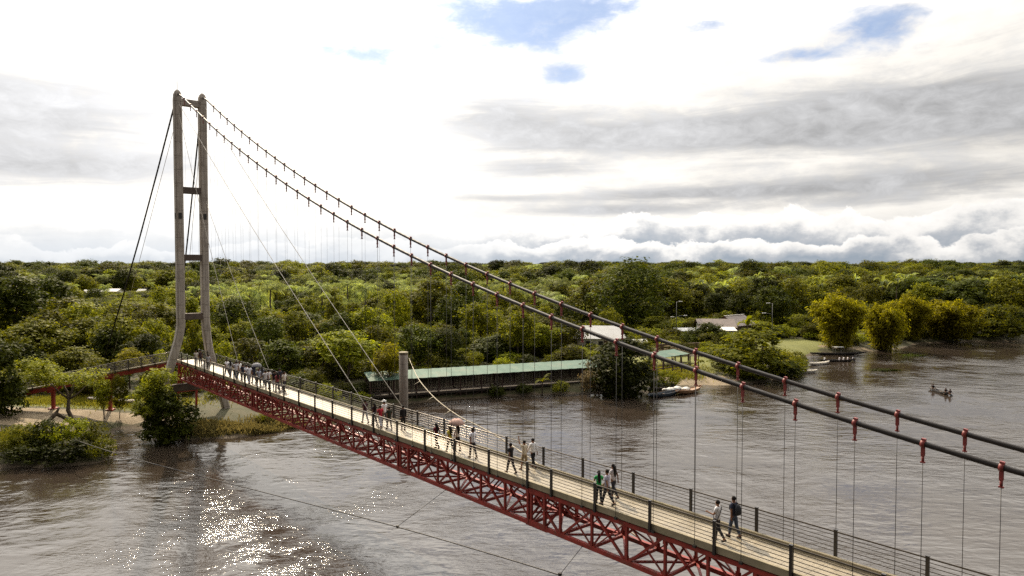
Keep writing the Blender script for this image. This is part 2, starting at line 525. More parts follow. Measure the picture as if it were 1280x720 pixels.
def axis(fine0, fine1, step, far0, far1, grow=1.22):
    a = list(np.arange(fine0, fine1 + 1e-6, step))
    s = step
    while a[-1] < far1: s *= grow; a.append(a[-1] + s)
    s = step; b = [a[0]]
    while b[-1] > far0: s *= grow; b.append(b[-1] - s)
    return np.array(b[::-1][:-1] + a)


SANDS = [(-54, 75, 9, 2.4), (-60, 79, 9, 1.6), (-46.5, 78.8, 6, 1.7), (-40.0, 79.8, 3.5, 1.1), (-56, 70.5, 5, 1.2), (26, 105.5, 5, 1.6), (31.5, 106.5, 3, 2.0),
         (22.5, 112.5, 4, 1.1), (69, 146.5, 6, 1.6), (22, 127, 14, 2.0)]
LAWNS = [(27, 117, 10, 8), (24, 109, 5, 2.6), (50.5, 131, 6, 9), (55, 139, 8, 10), (60, 150, 9, 6), (-50, 85, 12, 4), (20, 140, 7, 10), (-2, 117, 8, 2.5)]


def ell(P, lst):
    r = np.zeros(len(P))
    for x, y, a, b in lst:
        d = np.hypot((P[:, 0] - x) / a, (P[:, 1] - y) / b) + wob(P, .7, x) * .16
        r = np.maximum(r, np.clip((1.12 - d) / .24, 0, 1))
    return r


def ground_mat():
    m, g, p, o = principled('ground')
    a = g.new('ShaderNodeVertexColor', layer_name='cover')
    sp = g.new('ShaderNodeSeparateColor'); g.nt.links.new(a.outputs[0], sp.inputs[0])
    tc = g.new('ShaderNodeTexCoord'); v = tc.outputs['Object']
    n = g.noise(v, .6, 7, .65); nf = g.noise(v, 4.0, 5, .7)
    soil = g.ramp(n, [(.3, (.030, .032, .010)), (.5, (.055, .052, .018)), (.7, (.085, .068, .034))])
    sand = g.ramp(g.m('ADD', g.m('MULTIPLY', n, .5), g.m('MULTIPLY', nf, .5)), [(.32, (.13, .095, .055)), (.5, (.25, .195, .125)), (.68, (.40, .32, .22))])
    lawn = g.ramp(g.m('ADD', g.m('MULTIPLY', n, .5), g.m('MULTIPLY', nf, .5)), [(.3, (.075, .085, .012)), (.55, (.135, .14, .022)), (.72, (.19, .165, .05))])
    mud = g.ramp(n, [(.3, (.05, .036, .022)), (.7, (.12, .09, .055))])
    sm = g.sstep(g.m('ADD', sp.outputs[0], g.m('MULTIPLY', g.m('SUBTRACT', nf, .5), .7)), .35, .62)
    lm = g.sstep(g.m('ADD', sp.outputs[1], g.m('MULTIPLY', g.m('SUBTRACT', nf, .5), .5)), .3, .6)
    mm = g.sstep(g.m('ADD', sp.outputs[2], g.m('MULTIPLY', g.m('SUBTRACT', n, .5), .6)), .35, .65)
    c = g.mix(mm, g.mix(sm, g.mix(lm, soil, lawn), sand), mud)
    g.put(p.inputs['Base Color'], c)
    p.inputs['Roughness'].default_value = .95
    b = g.new('ShaderNodeBump'); b.inputs['Strength'].default_value = .6; b.inputs['Distance'].default_value = .12
    g.put(b.inputs['Height'], g.noise(v, 2.5, 6, .7)); g.put(p.inputs['Normal'], b.outputs[0])
    return m


def build_ground():
    xs = axis(-70, 125, 1.0, -3600, 3600)
    ys = axis(50, 172, 1.0, -700, 4000)
    X, Y = np.meshgrid(xs, ys)
    P = np.c_[X.ravel(), Y.ravel()]
    sd = shore_sd(P)
    Z = ground_h(P)
    nx, ny = len(xs), len(ys)
    i = np.arange(nx * ny).reshape(ny, nx)
    F = np.stack([i[:-1, :-1], i[:-1, 1:], i[1:, 1:], i[1:, :-1]], -1).reshape(-1, 4)
    me = np_mesh('ground', np.c_[P, Z], F, [ground_mat()], smooth=True)
    ca = me.color_attributes.new('cover', 'FLOAT_COLOR', 'POINT')
    col = np.zeros((len(P), 4), np.float32)
    col[:, 0] = ell(P, SANDS); col[:, 1] = ell(P, LAWNS); col[:, 2] = np.clip((.9 - sd) / 1.0, 0, 1) * (1 - col[:, 0]); col[:, 3] = 1
    ca.data.foreach_set('color', col.ravel())
    o = link('ground', me)
    tag(o, 'river bank with brown soil, pale sand and grass patches', 'ground', kind='structure')


build_ground()


def water_mat():
    m, g, p, o = principled('river water')
    tc = g.new('ShaderNodeTexCoord'); v = tc.outputs['Object']
    mp = g.new('ShaderNodeMapping'); g.nt.links.new(v, mp.inputs[0]); mp.inputs['Rotation'].default_value = (0, 0, R(14)); mp.inputs['Scale'].default_value = (.46, 1.0, 1.0)
    vv = mp.outputs[0]
    wv = g.noise(vv, .10, 3, .5, .2)
    w0 = g.noise(vv, .42, 2, .45, .35)
    w1 = g.noise(vv, 1.5, 2, .5, .4)
    w2 = g.noise(vv, 5.5, 3, .6, .3)
    patch = g.sstep(g.noise(v, .045, 3, .55, .8), .36, .66)                # calmer and rougher patches of current
    amp = g.m('ADD', .16, g.m('MULTIPLY', patch, .66))
    chop = g.sstep(g.noise(v, .075, 5, .65, .25), .42, .68)                 # wind-ruffled patches that throw sparks of sunlight
    amp = g.m('ADD', amp, g.m('MULTIPLY', chop, .45))
    h = g.m('ADD', g.m('MULTIPLY', g.m('MULTIPLY', chop, w2), .11), g.m('MULTIPLY', wv, .22)); h = g.m('ADD', h, g.m('MULTIPLY', amp, g.m('ADD', g.m('MULTIPLY', w0, .21), g.m('ADD', g.m('MULTIPLY', w1, .15), g.m('MULTIPLY', w2, .014)))))
    b = g.new('ShaderNodeBump'); b.inputs['Strength'].default_value = 1.0; b.inputs['Distance'].default_value = .5
    g.put(b.inputs['Height'], h); g.put(p.inputs['Normal'], b.outputs[0])
    g.put(p.inputs['Base Color'], g.ramp(g.noise(v, .06, 4, .6), [(.3, (.026, .019, .014)), (.7, (.042, .032, .024))]))
    p.inputs['Roughness'].default_value = .06
    p.inputs['IOR'].default_value = 1.333
    p.inputs['Specular IOR Level'].default_value = 1.0
    return m


def build_water():
    v = [(-4200, -700, 0), (4200, -700, 0), (4200, 3000, 0), (-4200, 3000, 0)]
    o = link('river', np_mesh('river', np.array(v, float), np.array([[0, 1, 2, 3]]), [water_mat()]))
    tag(o, 'wide brown river reflecting the bright clouds', 'river', kind='structure')


build_water()


# ================================================================== suspension footbridge
# local frame: x = distance along the deck from the tower end, y = across (0 near edge .. 2.5 far edge), z = height above water
BDIR = np.array([0.65437, -0.75617]); BNRM = np.array([0.75617, 0.65437]); BO = np.array([-38.60, 80.40])
BRZ = math.atan2(BDIR[1], BDIR[0])
DECK_Z = 7.0; KERB_Z = 7.2; BW = 2.5; S_END = 98.0


def bxy(s, off):
    p = BO + BDIR * s + BNRM * off
    return float(p[0]), float(p[1])


def strand(mb, pts, r, lobes=6, pitch=1.3):
    """a laid cable: lobed section that twists along the path"""
    P = np.array(pts, float)
    L = np.r_[0, np.cumsum(np.linalg.norm(np.diff(P, axis=0), axis=1))]
    t = np.arange(0, L[-1], pitch / 8)
    Q = np.stack([np.interp(t, L, P[:, k]) for k in range(3)], 1)
    n = 18; th = np.arange(n) * 2 * math.pi / n
    d = np.gradient(Q, axis=0); d /= np.linalg.norm(d, axis=1, keepdims=True)
    a = np.cross(d, [0, 0, 1.0]); a /= np.linalg.norm(a, axis=1, keepdims=True); b = np.cross(a, d)
    rr = r * (.93 + .11 * np.abs(np.cos((th[None, :] + t[:, None] / pitch * 2 * math.pi / 1.0) * lobes / 2)))
    V = Q[:, None, :] + (a[:, None, :] * np.cos(th)[None, :, None] + b[:, None, :] * np.sin(th)[None, :, None]) * rr[:, :, None]
    mb.loft([[tuple(v) for v in ring] for ring in V], smooth=True)


def cable_z(s): return KERB_Z + 0.00243 * s * s - 0.521 * s + 31.24


def build_bridge():
    B = empty('suspension_footbridge', (BO[0], BO[1], 0), BRZ, 'long red steel truss suspension footbridge with a tall concrete portal tower over the brown river', 'footbridge')
    red, rail, rod = M['steel_red'], M['rail'], M['rail_bar']
    # deck and kerbs
    d = MB()
    n = 33
    for k in range(n):
        a = S_END * k / n
        d.box(a + .006, S_END * (k + 1) / n - .006, .13, BW - .13, DECK_Z - .16, DECK_Z)
    d.box(0, S_END, .2, BW - .2, DECK_Z - .24, DECK_Z - .165)
    d.build('deck', M['deck'], B)
    for y0, y1 in ((0, .13), (BW - .13, BW)):
        k = MB(); k.box(-.1, S_END, y0, y1, 6.90, KERB_Z)
        o = k.build('kerb', M['kerb'], B)
        bv = o.modifiers.new('edge', 'BEVEL'); bv.width = .015; bv.segments = 2
    # trusses
    ZT, ZB = 6.74, 5.06
    PN = 2.045; S0 = 1.0
    NP = 48
    yn, yf = .16, BW - .16
    for y in (yn, yf):
        t = MB()
        t.bar((0.3, y, ZT), (S_END, y, ZT), .16, .2)
        t.build('top_chord', red, B)
        t = MB()
        t.bar((1.0, y, ZB), (S_END, y, ZB), .18, .2)
        t.build('bottom_chord', red, B)
    v = MB(); v.bar((0, 0, ZB + .1), (0, 0, ZT - .1), .115, .11)
    v.box(-.13, .13, -.012, .012, ZB + .08, ZB + .3); v.box(-.13, .13, -.012, .012, ZT - .3, ZT - .08)
    vme = v.mesh('vertical', red)
    dg = []
    for a, b in ((ZB, ZT), (ZT, ZB)):
        q = MB(); q.bar((.06, 0, a), (PN - .06, 0, b), .105, .10); q.bar((.06, .06 if a < b else -.06, b), (PN - .06, .06 if a < b else -.06, a), .075, .05); dg.append(q.mesh('diagonal', red))
    cr = MB(); cr.bar((0, yn, ZB + .02), (0, yf, ZB + .02), .12, .14); cme = cr.mesh('cross_beam', red)
    cr = MB(); cr.bar((0, yn, ZT + .01), (0, yf, ZT + .01), .1, .12); cme2 = cr.mesh('floor_beam', red)
    lb = []
    for a, b in ((yn, yf), (yf, yn)):
        q = MB(); q.bar((.05, a, ZB + .03), (PN - .05, b, ZB + .03), .1, .09); lb.append(q.mesh('lateral_brace', red))
    sw = MB(); sw.bar((0.04, yn + .06, ZB + .12), (0.04, yf - .06, ZT - .12), .07, .07); sme = sw.mesh('sway_brace', red)
    sw = MB(); sw.bar((0.04, yf - .06, ZB + .12), (0.04, yn + .06, ZT - .12), .07, .07); sme2 = sw.mesh('sway_brace', red)
    for k in range(NP):
        s = S0 + PN * k
        for y in (yn, yf):
            link('vertical', vme, B, (s, y, 0))
            link('diagonal', dg[(k + (y == yf)) % 2], B, (s, y + (.012 if y == yn else -.012), 0))
        link('cross_beam', cme, B, (s, 0, 0))
        link('floor_beam', cme2, B, (s, 0, 0))
        link('lateral_brace', lb[k % 2], B, (s, 0, 0))
        link('sway_brace', sme if k % 2 else sme2, B, (s, 0, 0))
    # bolted splices between truss lengths
    for s in (23.6, 48.3, 60.6):
        p = MB()
        for ds in (-.5, .7):
            for y in (yn - .03, yf + .03):
                p.bar((s + ds, y, ZB - .02), (s + ds, y, ZT + .03), .15, .13)
        for y in (yn - .045, yf + .045):
            p.box(s - .65, s + .9, y - .04, y + .04, ZB - .14, ZB + .17)
            p.box(s - .65, s + .9, y - .04, y + .04, ZT - .17, ZT + .1)
        for ds in (-.55, .75):
            p.bar((s + ds, yn, ZB + .1), (s + ds, yf, ZT - .1), .09, .09)
            p.bar((s + ds, yf, ZB + .12), (s + ds, yn, ZT - .12), .09, .09)
        p.build('splice_frame', red, B)
    # railings
    near_s = [.35, 2.5] + [4.68 + 2.87 * k for k in range(13)] + [42.03, 45.01, 47.96, 51.08, 54.07, 57.16, 60.21, 61.93] + [64.75 + 3.09 * k for k in range(11)]
    far_s = [.35] + [3.2 + 3.08 * k for k in range(19)] + [61.55, 64.83, 68.05, 71.2, 74.4] + [77.5 + 3.1 * k for k in range(7)]
    for y, lst in ((-.05, near_s), (BW + .05, far_s)):
        pm = MB()
        pm.box(-.055, .055, -.045, .045, 6.84, 8.16); pm.box(-.065, .065, -.055, .055, 8.16, 8.185)
        pm.box(-.09, .09, -.06, .06, 6.9, 6.92)
        pme = pm.mesh('railing_post', rail)
        for s in lst: link('railing_post', pme, B, (s, y, 0))
        h = MB(); h.tube([(0, y, 8.1), (S_END, y, 8.1)], .032, 8)
        h.build('handrail', rod, B)
        for z in (7.36, 7.51, 7.66, 7.81, 7.96):
            h = MB(); h.tube([(0, y, z), (S_END, y, z)], .015, 6)
            h.build('rail', rod, B)
    # tower
    def section(c, w, l, ch=.17):
        pts = [(l / 2, w / 2 - ch), (l / 2 - ch, w / 2), (-l / 2 + ch, w / 2), (-l / 2, w / 2 - ch), (-l / 2, -w / 2 + ch), (-l / 2 + ch, -w / 2), (l / 2 - ch, -w / 2), (l / 2, -w / 2 + ch)]
        return [Vector((c[0] + a, c[1] + b, c[2])) for a, b in pts]
    ts = 2.6
    def flare(z, sg):
        return float(np.interp(z, (-1.5, 0, 6.5, 9.6, 11.2), (3.5, 3.05, 1.2, .3, 0))) if sg < 0 else float(np.interp(z, (-1.5, 0, 2.5, 5, 8.1, 10, 12), (2.9, 2.5, 1.9, 1.2, .4, .12, 0)))
    sides = ((-.08, -1), (2.55, 1))
    body = MB()
    for y0, sg in sides:
        rings = []
        for z in (-1.5, 0, 2.5, 5, 6.5, 8.1, 9.6, 10.4, 11.2, 12, 15.5, 20, 27, 33, 36.2, 36.8, 37.12, 37.3):
            k = flare(z, sg)
            w = .82 if z < 36.5 else (.74 if z < 37 else (.52 if z < 37.2 else .24))
            pass
            rings.append(section((ts, y0 + sg * k, z), w, w * 1.02, .15 * w))
        body.loft(rings)
    tw = body.mesh('tower', M['tower'])
    t = link('tower', tw, B)
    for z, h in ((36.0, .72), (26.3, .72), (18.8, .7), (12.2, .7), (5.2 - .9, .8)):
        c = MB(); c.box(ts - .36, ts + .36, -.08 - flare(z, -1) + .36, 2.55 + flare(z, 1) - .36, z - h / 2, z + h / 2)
        o = c.build('cross_beam', M['tower'] if z > 30 else M['umber'], t)
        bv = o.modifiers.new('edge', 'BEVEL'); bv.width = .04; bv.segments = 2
    for y0, sg in sides:
        w = MB(); w.box(ts + .405, ts + .44, y0 - .17, y0 + .17, 23.1, 23.75); w.box(ts - .44, ts - .405, y0 - .17, y0 + .17, 23.1, 23.75)
        w.box(ts - .2, ts + .2, y0 - .44, y0 - .405, 23.1, 23.75)
        w.build('inspection_hatch', M['dark'], t)
    a = MB(); a.tube([(ts, -.08, 37.2), (ts, -.08, 38.3)], .03, 6); a.build('lightning_rod', rail, t)
    # main cables with clamps and hangers
    tops = {0: (ts, -.08, 36.65), 1: (ts, 2.68, 36.65)}
    for i, y in ((0, -.06), (1, BW + .06)):
        pts = [(ts + (S_END - ts) * k / 60, y, 0) for k in range(61)]
        pts = [(p[0], p[1], cable_z(p[0])) for p in pts]
        pts[0] = (ts, y, 36.9)
        back = (-31.0, -2.3, 1.2) if i == 0 else (-30.0, 7.6, 1.2)
        c = MB()
        strand(c, [back] + [tuple(np.array(back) * (1 - f) + np.array(pts[0]) * f - np.array([0, 0, 1.2 * math.sin(math.pi * f)])) for f in (.2, .4, .6, .8)] + pts, .088)
        c.build('main_cable', M['cable'], B)
        an = MB(); an.box(back[0] - 1.2, back[0] + .6, back[1] - .9, back[1] + .9, -.5, 2.1)
        o = an.build('anchor_block', M['kerb'], B); bv = o.modifiers.new('edge', 'BEVEL'); bv.width = .06
        c = MB(); e = (back[0] + 4.5, back[1] + (.3 if i == 0 else -.3), 1.6)
        c.tube([e, tuple((np.array(e) + np.array((ts, y, 34.6))) / 2 - np.array([0, 0, .5])), (ts, y, 34.6)], .028, 6)
        c.build('stay_cable', M['stay'], B)
        base_s = 74.11 if i == 0 else 74.4
        step = 2.03 if i == 0 else 2.06
        kk = [k for k in range(-35, 12) if base_s + step * k > 4.5]
        for k in kk:
            s = base_s + step * k
            zc = cable_z(s)
            h = MB(); h.tube([(0, 0, zc - .56), (0, .0 , 6.86)], .011 if s > 45 else .0065, 6)
            h.box(-.07, .07, -.05, .03, 6.86, 6.96)
            ho = h.build('hanger', M['wire'], B, (s, y, 0))
            c = MB()
            ang = math.atan(2 * .00243 * s - .521)
            Mx = Matrix.Translation((0, 0, zc)) @ Matrix.Rotation(-ang, 4, 'Y')
            c.tube([Mx @ Vector((-.06, 0, 0)), Mx @ Vector((.06, 0, 0))], .118, 12)
            c.box(-.06, .06, -.05, .05, .1, .165, Mx)
            c.box(-.055, .055, -.028, -.012, zc - .34, zc - .05); c.box(-.055, .055, .012, .028, zc - .34, zc - .05)
            c.box(-.048, .048, -.045, .045, zc - .38, zc - .31)
            c.tube([(0, 0, zc - .37), (0, 0, zc - .56)], .042, 8)
            c.box(-.062, .062, -.045, .045, zc - .59, zc - .545)
            c.build('clamp', M['clamp_red'], ho)
    # thin stays from the tower to the deck
    for a, b in (((ts, -.08, 36.1), (46.0, -.03, 7.2)), ((ts, 2.68, 36.1), (46.0, BW + .03, 7.2)), ((ts, -.08, 35.4), (21.3, -.03, 7.2)), ((ts, 2.68, 25.6), (22.0, BW + .03, 7.2))):
        c = MB(); q = [np.array(a) * (1 - f) + np.array(b) * f - np.array([0, 0, .5 * math.sin(math.pi * f)]) for f in np.linspace(0, 1, 9)]
        c.tube(q, .024, 6); c.build('stay_cable', M['stay'], B)
    # leaning red trestle under the tower end
    p = MB()
    for y in (.25, BW - .25):
        p.bar((.55, y, 6.6), (-.25, y, 1.0), .2, .22); p.bar((.6, y, 6.6), (1.6, y, 4.2), .14, .14)
    p.bar((.1, .25, 3.4), (.1, BW - .25, 3.4), .14, .14); p.bar((.1, .3, 3.4), (.4, BW - .3, 6.0), .1, .1)
    p.build('end_trestle', red, B)
    # wind guys: shallow curves beside the deck, tied to the truss
    def loc(px, py, z):
        w = on_z(px, py, z) - np.array([BO[0], BO[1], 0])
        return (float(w[:2] @ BDIR), float(w[:2] @ BNRM), z)
    near = [loc(20, 524, 1.6), loc(55, 537, 1.75), loc(150, 569, 2.5), loc(320, 613, 3.2), loc(500, 659, 4.0), loc(700, 718, 4.6)]
    near += [(near[-1][0] + 9, near[-1][1] + .9, 4.9), (near[-1][0] + 18, near[-1][1] + 1.1, 4.95)]
    P = np.array(near); tt = np.linspace(0, len(P) - 1, 57)
    fine = np.c_[[np.interp(tt, range(len(P)), P[:, k]) for k in range(3)]].T
    for _ in range(6): fine[1:-1] = (fine[:-2] + 2 * fine[1:-1] + fine[2:]) / 4
    c = MB(); c.tube([tuple(x) for x in fine], .03, 6)
    for px, py, z, back in ((497, 658, 4.0, 5.5), (700, 718, 4.6, 2.6)):
        a = loc(px, py, z); c.tube([a, (a[0] - .8, .1, ZB - .05)], .014, 5)
        c.box(a[0] - .06, a[0] + .06, a[1] - .06, a[1] + .06, a[2] - .06, a[2] + .06)
    c.build('wind_guy', M['cable'], B)
    return B


build_bridge()


def build_column():
    cx, cy = -13.15, 85.0
    e = empty('concrete_pillar', (cx, cy, 0), 0, 'round grey concrete pillar standing in the river beyond the bridge railing, a pale rope tied to its top', 'pillar')
    c = MB(); c.tube([(0, 0, -2), (0, 0, 7.12), (0, 0, 7.2)], [.53, .53, .50], 20); c.build('shaft', M['tower'], e)
    c = MB(); c.tube([(0, 0, 7.2), (0, 0, 7.42), (0, 0, 7.44)], [.57, .57, .54], 20); c.build('cap', M['kerb'], e)
    c = MB(); c.tube([(.5, 0, 6.75), (.75, -.1, 6.6)], .06, 8); c.build('eye_bolt', M['rail'], e)
    # the rope
    pts = [(cx + .7, cy - .1, 6.65)]
    for px, py, z in ((522, 474, 6.15), (545, 500, 5.75), (575, 522, 5.45), (600, 533, 5.25), (640, 556, 5.1)):
        pts.append(tuple(on_z(px, py, z)))
    e0 = bxy(66.0, BW - .1); pts.append((e0[0], e0[1], 5.0))
    P = np.array(pts); tt = np.linspace(0, len(P) - 1, 49)
    fine = np.c_[[np.interp(tt, range(len(P)), P[:, k]) for k in range(3)]].T
    for _ in range(10): fine[1:-1] = (fine[:-2] + 2 * fine[1:-1] + fine[2:]) / 4
    c = MB(); c.tube([tuple(x) for x in fine], .042, 7)
    for i in (9, 15, 21, 27):
        a = fine[i]; c.tube([tuple(a), (a[0] - .5, a[1] - .6, a[2] - .25)], .035, 5)
    o = c.build('guy_rope', M['rope'])
    tag(o, 'thick pale rope sagging from the concrete pillar to the footbridge', 'rope')


build_column()


def build_ramp():
    P = [np.array(p) for p in ((-38.9, 80.7, 6.98), (-44.8, 80.3, 5.9), (-49.9, 79.7, 4.85), (-54.9, 79.0, 3.9), (-62, 78, 2.7))]
    e = empty('approach_ramp', (P[0][0], P[0][1], 0), 0, 'sloping red steel ramp with railings running left from the bridge tower down to the bank', 'ramp')
    o3 = np.array([P[0][0], P[0][1], 0])
    Q = [p - o3 for p in P]
    side = np.array([.08, 1.0, 0]); side /= np.linalg.norm(side)
    g = MB(); dk = MB(); k = MB()
    for a, b in zip(Q[:-1], Q[1:]):
        for off in (.12, 1.95): g.bar(a + side * off - np.array([0, 0, .36]), b + side * off - np.array([0, 0, .36]), .16, .5)
        dk.bar(a + side * 1.04 - np.array([0, 0, .05]), b + side * 1.04 - np.array([0, 0, .05]), 2.0, .09)
        for off in (.0, 2.08): k.bar(a + side * off, b + side * off, .09, .12)
        for f in np.arange(0, 1, .25):
            m = a * (1 - f) + b * f - np.array([0, 0, .38]); g.bar(m + side * .12, m + side * 1.95, .1, .14)
    g.build('girder', M['steel_red'], e); dk.build('deck', M['deck'], e); k.build('kerb', M['kerb'], e)
    L = [0]
    for a, b in zip(Q[:-1], Q[1:]): L.append(L[-1] + np.linalg.norm(b - a))
    def pt(s): return np.array([np.interp(s, L, [q[i] for q in Q]) for i in range(3)])
    pm = MB(); pm.box(-.04, .04, -.04, .04, -.25, 1.1); pme = pm.mesh('railing_post', M['rail'])
    for off in (-.08, 2.16):
        for s in np.arange(.6, L[-1], 1.5): link('railing_post', pme, e, tuple(pt(s) + side * off))
        for z, r in ((1.05, .03), (.2, .015), (.37, .015), (.54, .015), (.71, .015), (.88, .015)):
            h = MB(); h.tube([tuple(pt(s) + side * off + np.array([0, 0, z])) for s in np.linspace(.1, L[-1], 14)], r, 6)
            h.build('handrail' if z > 1 else 'rail', M['rail_bar'], e)
    for px, dy in ((60, 0), (127, 0), (190, 0)):
        X = (px - 640) / FPX * 80
        s = np.interp(-(X + 38.9), [-q[0] for q in Q], L); c = pt(s) + side * 1.04
        w = c + o3; gr = gz(w[0], w[1])
        m = MB()
        m.bar(c - np.array([0, 0, .6]), np.array([c[0], c[1], gr - .4]), .32, .32)
        m.bar(c + side * -.8 - np.array([0, 0, .72]), c + side * .8 - np.array([0, 0, .72]), .26, .3)
        m.box(c[0] - .4, c[0] + .4, c[1] - .4, c[1] + .4, gr - .5, gr + .12)
        m.build('pier', M['steel_red'], e)


build_ramp()

# ================================================================== vegetation
def leaf_quads(rng, C, Nrm, size, aspect, T=None):
    """one rhombic leaf (clump of leaves at this scale) per centre"""
    n = len(C)
    Nrm = Nrm / np.maximum(np.linalg.norm(Nrm, axis=1, keepdims=True), 1e-6)
    if T is None: T = rng.normal(size=(n, 3))
    T = T - Nrm * np.sum(T * Nrm, 1, keepdims=True)
    T /= np.maximum(np.linalg.norm(T, axis=1, keepdims=True), 1e-6)
    Bn = np.cross(Nrm, T)
    s = size * rng.uniform(.6, 1.35, n)[:, None]
    l = T * s * .5 * aspect ** .5; w = Bn * s * .5 / aspect ** .5
    k = Nrm * s * rng.uniform(-.18, .18, n)[:, None]
    V = np.stack([C - l, C + w * .9 + k - l * .1, C + l, C - w * .9 + k - l * .1], 1).reshape(-1, 3)
    return V, np.arange(4 * n).reshape(n, 4)


def crown_leaves(rng, lobes, n, size, aspect=1.5, up=.5, clump=.42, droop=0.0, fill=.14, per=11):
    """leaves in clumps on the shells of several lobes, with holes between the clumps"""
    L = np.array(lobes, float)
    c, r = L[:, :3], L[:, 3:6]
    area = (r[:, 0] * r[:, 1] + r[:, 0] * r[:, 2] + r[:, 1] * r[:, 2])
    nc = max(8, n // per)
    which = rng.choice(len(L), nc, p=area / area.sum())
    d = rng.normal(size=(nc, 3)); d /= np.linalg.norm(d, axis=1, keepdims=True)
    flip = (d[:, 2] < -.25) & (rng.random(nc) < .55); d[flip, 2] *= -1
    ph = rng.uniform(0, 6, 3)
    bump = 1 + .24 * np.sin(d[:, 0] * 5 + which * 1.7 + ph[0]) * np.sin(d[:, 1] * 5 + ph[1]) + .1 * np.sin(d[:, 2] * 8 + which + ph[2])
    rad = np.where(rng.random(nc) < fill, rng.uniform(.4, .85, nc), rng.normal(.97, .15, nc)) * bump
    cc = c[which] + d * r[which] * rad[:, None]
    keep = np.ones(nc, bool)
    for j in range(len(L)):
        q = np.linalg.norm((cc - c[j]) / r[j], axis=1)
        keep &= ~((q < .70) & (which != j))
    cc, d, which = cc[keep], d[keep], which[keep]
    k = rng.integers(int(per * .5), int(per * 1.6), len(cc))
    idx = np.repeat(np.arange(len(cc)), k)
    sp = clump * np.cbrt(np.prod(r[which], 1))[idx][:, None] * .42
    P = cc[idx] + rng.normal(size=(len(idx), 3)) * sp * np.array([1, 1, .7])
    nr = d[idx] * .7 + rng.normal(size=(len(idx), 3)) * .42 + np.array([0, 0, up * 1.2])
    T = None
    if droop: T = d[idx] * .5 + rng.normal(size=(len(idx), 3)) * .35 + np.array([0, 0, -droop])
    return leaf_quads(rng, P, nr, size, aspect, T)


def limb_tubes(mb, rng, base, top, r0, lobes, nl, lean=.3):
    base, top = Vector(base), Vector(top)
    pts = []
    for i in range(6):
        f = i / 5
        p = base.lerp(top, f) + Vector((rng.normal() * lean * f * (1 - f) * 2, rng.normal() * lean * f * (1 - f) * 2, 0))
        pts.append(p)
    mb.tube(pts, [r0 * 1.35, r0, r0 * .86, r0 * .72, r0 * .55, r0 * .36], 8)
    for l in list(lobes)[:nl]:
        f = rng.uniform(.45, .85); st = base.lerp(top, f)
        st = pts[int(f * 5)]
        e = Vector(l[:3]); mid = st.lerp(e, .5) + Vector((0, 0, -.12 * (e - st).length))
        mb.tube([st, mid, e], [r0 * .45, r0 * .28, r0 * .1], 6)
        for _ in range(2):
            q = e + Vector(rng.normal(size=3)) * float(l[3]) * .45
            mb.tube([mid.lerp(e, .5), q], [r0 * .16, r0 * .05], 5)


PROTO = {}


def proto(key, trunk, V, F, leaf, H, Rd):
    cm = np_mesh('crown', V, F, [M[leaf]])
    tm = trunk.mesh('trunk', M['bark']) if trunk else None
    PROTO[key] = dict(crown=cm, trunk=tm, H=H, R=Rd)


def make_tree(key, seed, H, Rd, nl, n, size, leaf, low=.3, flat=.75, aspect=1.5, up=.5, tr=.16, clump=.42, droop=0.0, lobe=(.28, .58), fill=.14):
    rng = np.random.default_rng(seed)
    zc = H * (1 + low) / 2; hh = H * (1 - low) / 2
    lobes = []
    for i in range(nl):
        for _ in range(40):
            d = rng.uniform(-1, 1, 3)
            if np.linalg.norm(d) < 1: break
        lr = Rd * rng.uniform(*lobe)
        p = np.array([d[0] * (Rd - lr * .8), d[1] * (Rd - lr * .8), zc + d[2] * max(hh - lr * flat * .8, .1)])
        if p[2] > zc: p[:2] *= .9
        lobes.append((*p, lr, lr * rng.uniform(.85, 1.15), lr * flat))
    lobes.append((0, 0, H - Rd * .42 * flat, Rd * .45, Rd * .45, Rd * .42 * flat))
    if low < .08:                       # leafy right down to the ground
        for q in range(6):
            a = q * 1.047 + rng.uniform(0, .6); rr = Rd * rng.uniform(.45, .62)
            lobes.append((math.cos(a) * rr, math.sin(a) * rr, H * rng.uniform(.16, .26), Rd * .36, Rd * .36, H * .2))
    V, F = crown_leaves(rng, lobes, n, size, aspect, up, clump, droop, fill)
    V[:, 2] = np.maximum(V[:, 2], .03)
    t = MB(); limb_tubes(t, rng, (0, 0, -.6), (lobes[0][0] * .3, lobes[0][1] * .3, H * (.62 + low * .2)), tr, lobes, min(6, nl))
    proto(key, t, V, F, leaf, H, Rd)


# waterside and bank trees seen closest
make_tree('round_a', 1, 9, 4.2, 11, 6200, .40, 'leaf_mid')
make_tree('round_b', 2, 9, 4.6, 13, 6200, .42, 'leaf_dark', low=.22)
make_tree('round_c', 3, 10, 4.0, 10, 5600, .38, 'leaf_bright', low=.3)
make_tree('round_d', 4, 8, 4.4, 12, 6000, .40, 'leaf_mid', low=.12, flat=.65)
make_tree('bushy_a', 5, 6, 3.6, 10, 5600, .36, 'leaf_mid', low=.0, flat=.8)
make_tree('bushy_b', 6, 6, 3.8, 12, 5600, .36, 'leaf_bright', low=.0, flat=.7)
make_tree('bushy_c', 7, 6.5, 3.4, 12, 10500, .34, 'leaf_dark', low=.0, flat=.9)
make_tree('feather_a', 8, 8, 3.6, 16, 6500, .34, 'leaf_bright', low=.25, flat=.55, aspect=3.2, up=.9, lobe=(.26, .42), clump=.5)
make_tree('feather_b', 9, 7.5, 3.8, 16, 6500, .34, 'leaf_yellow', low=.2, flat=.5, aspect=3.0, up=.9, lobe=(.26, .4), clump=.5)
make_tree('feather_c', 18, 8, 3.6, 18, 6500, .32, 'leaf_mid', low=.2, flat=.55, aspect=2.6, up=.8, lobe=(.22, .42), clump=.5)
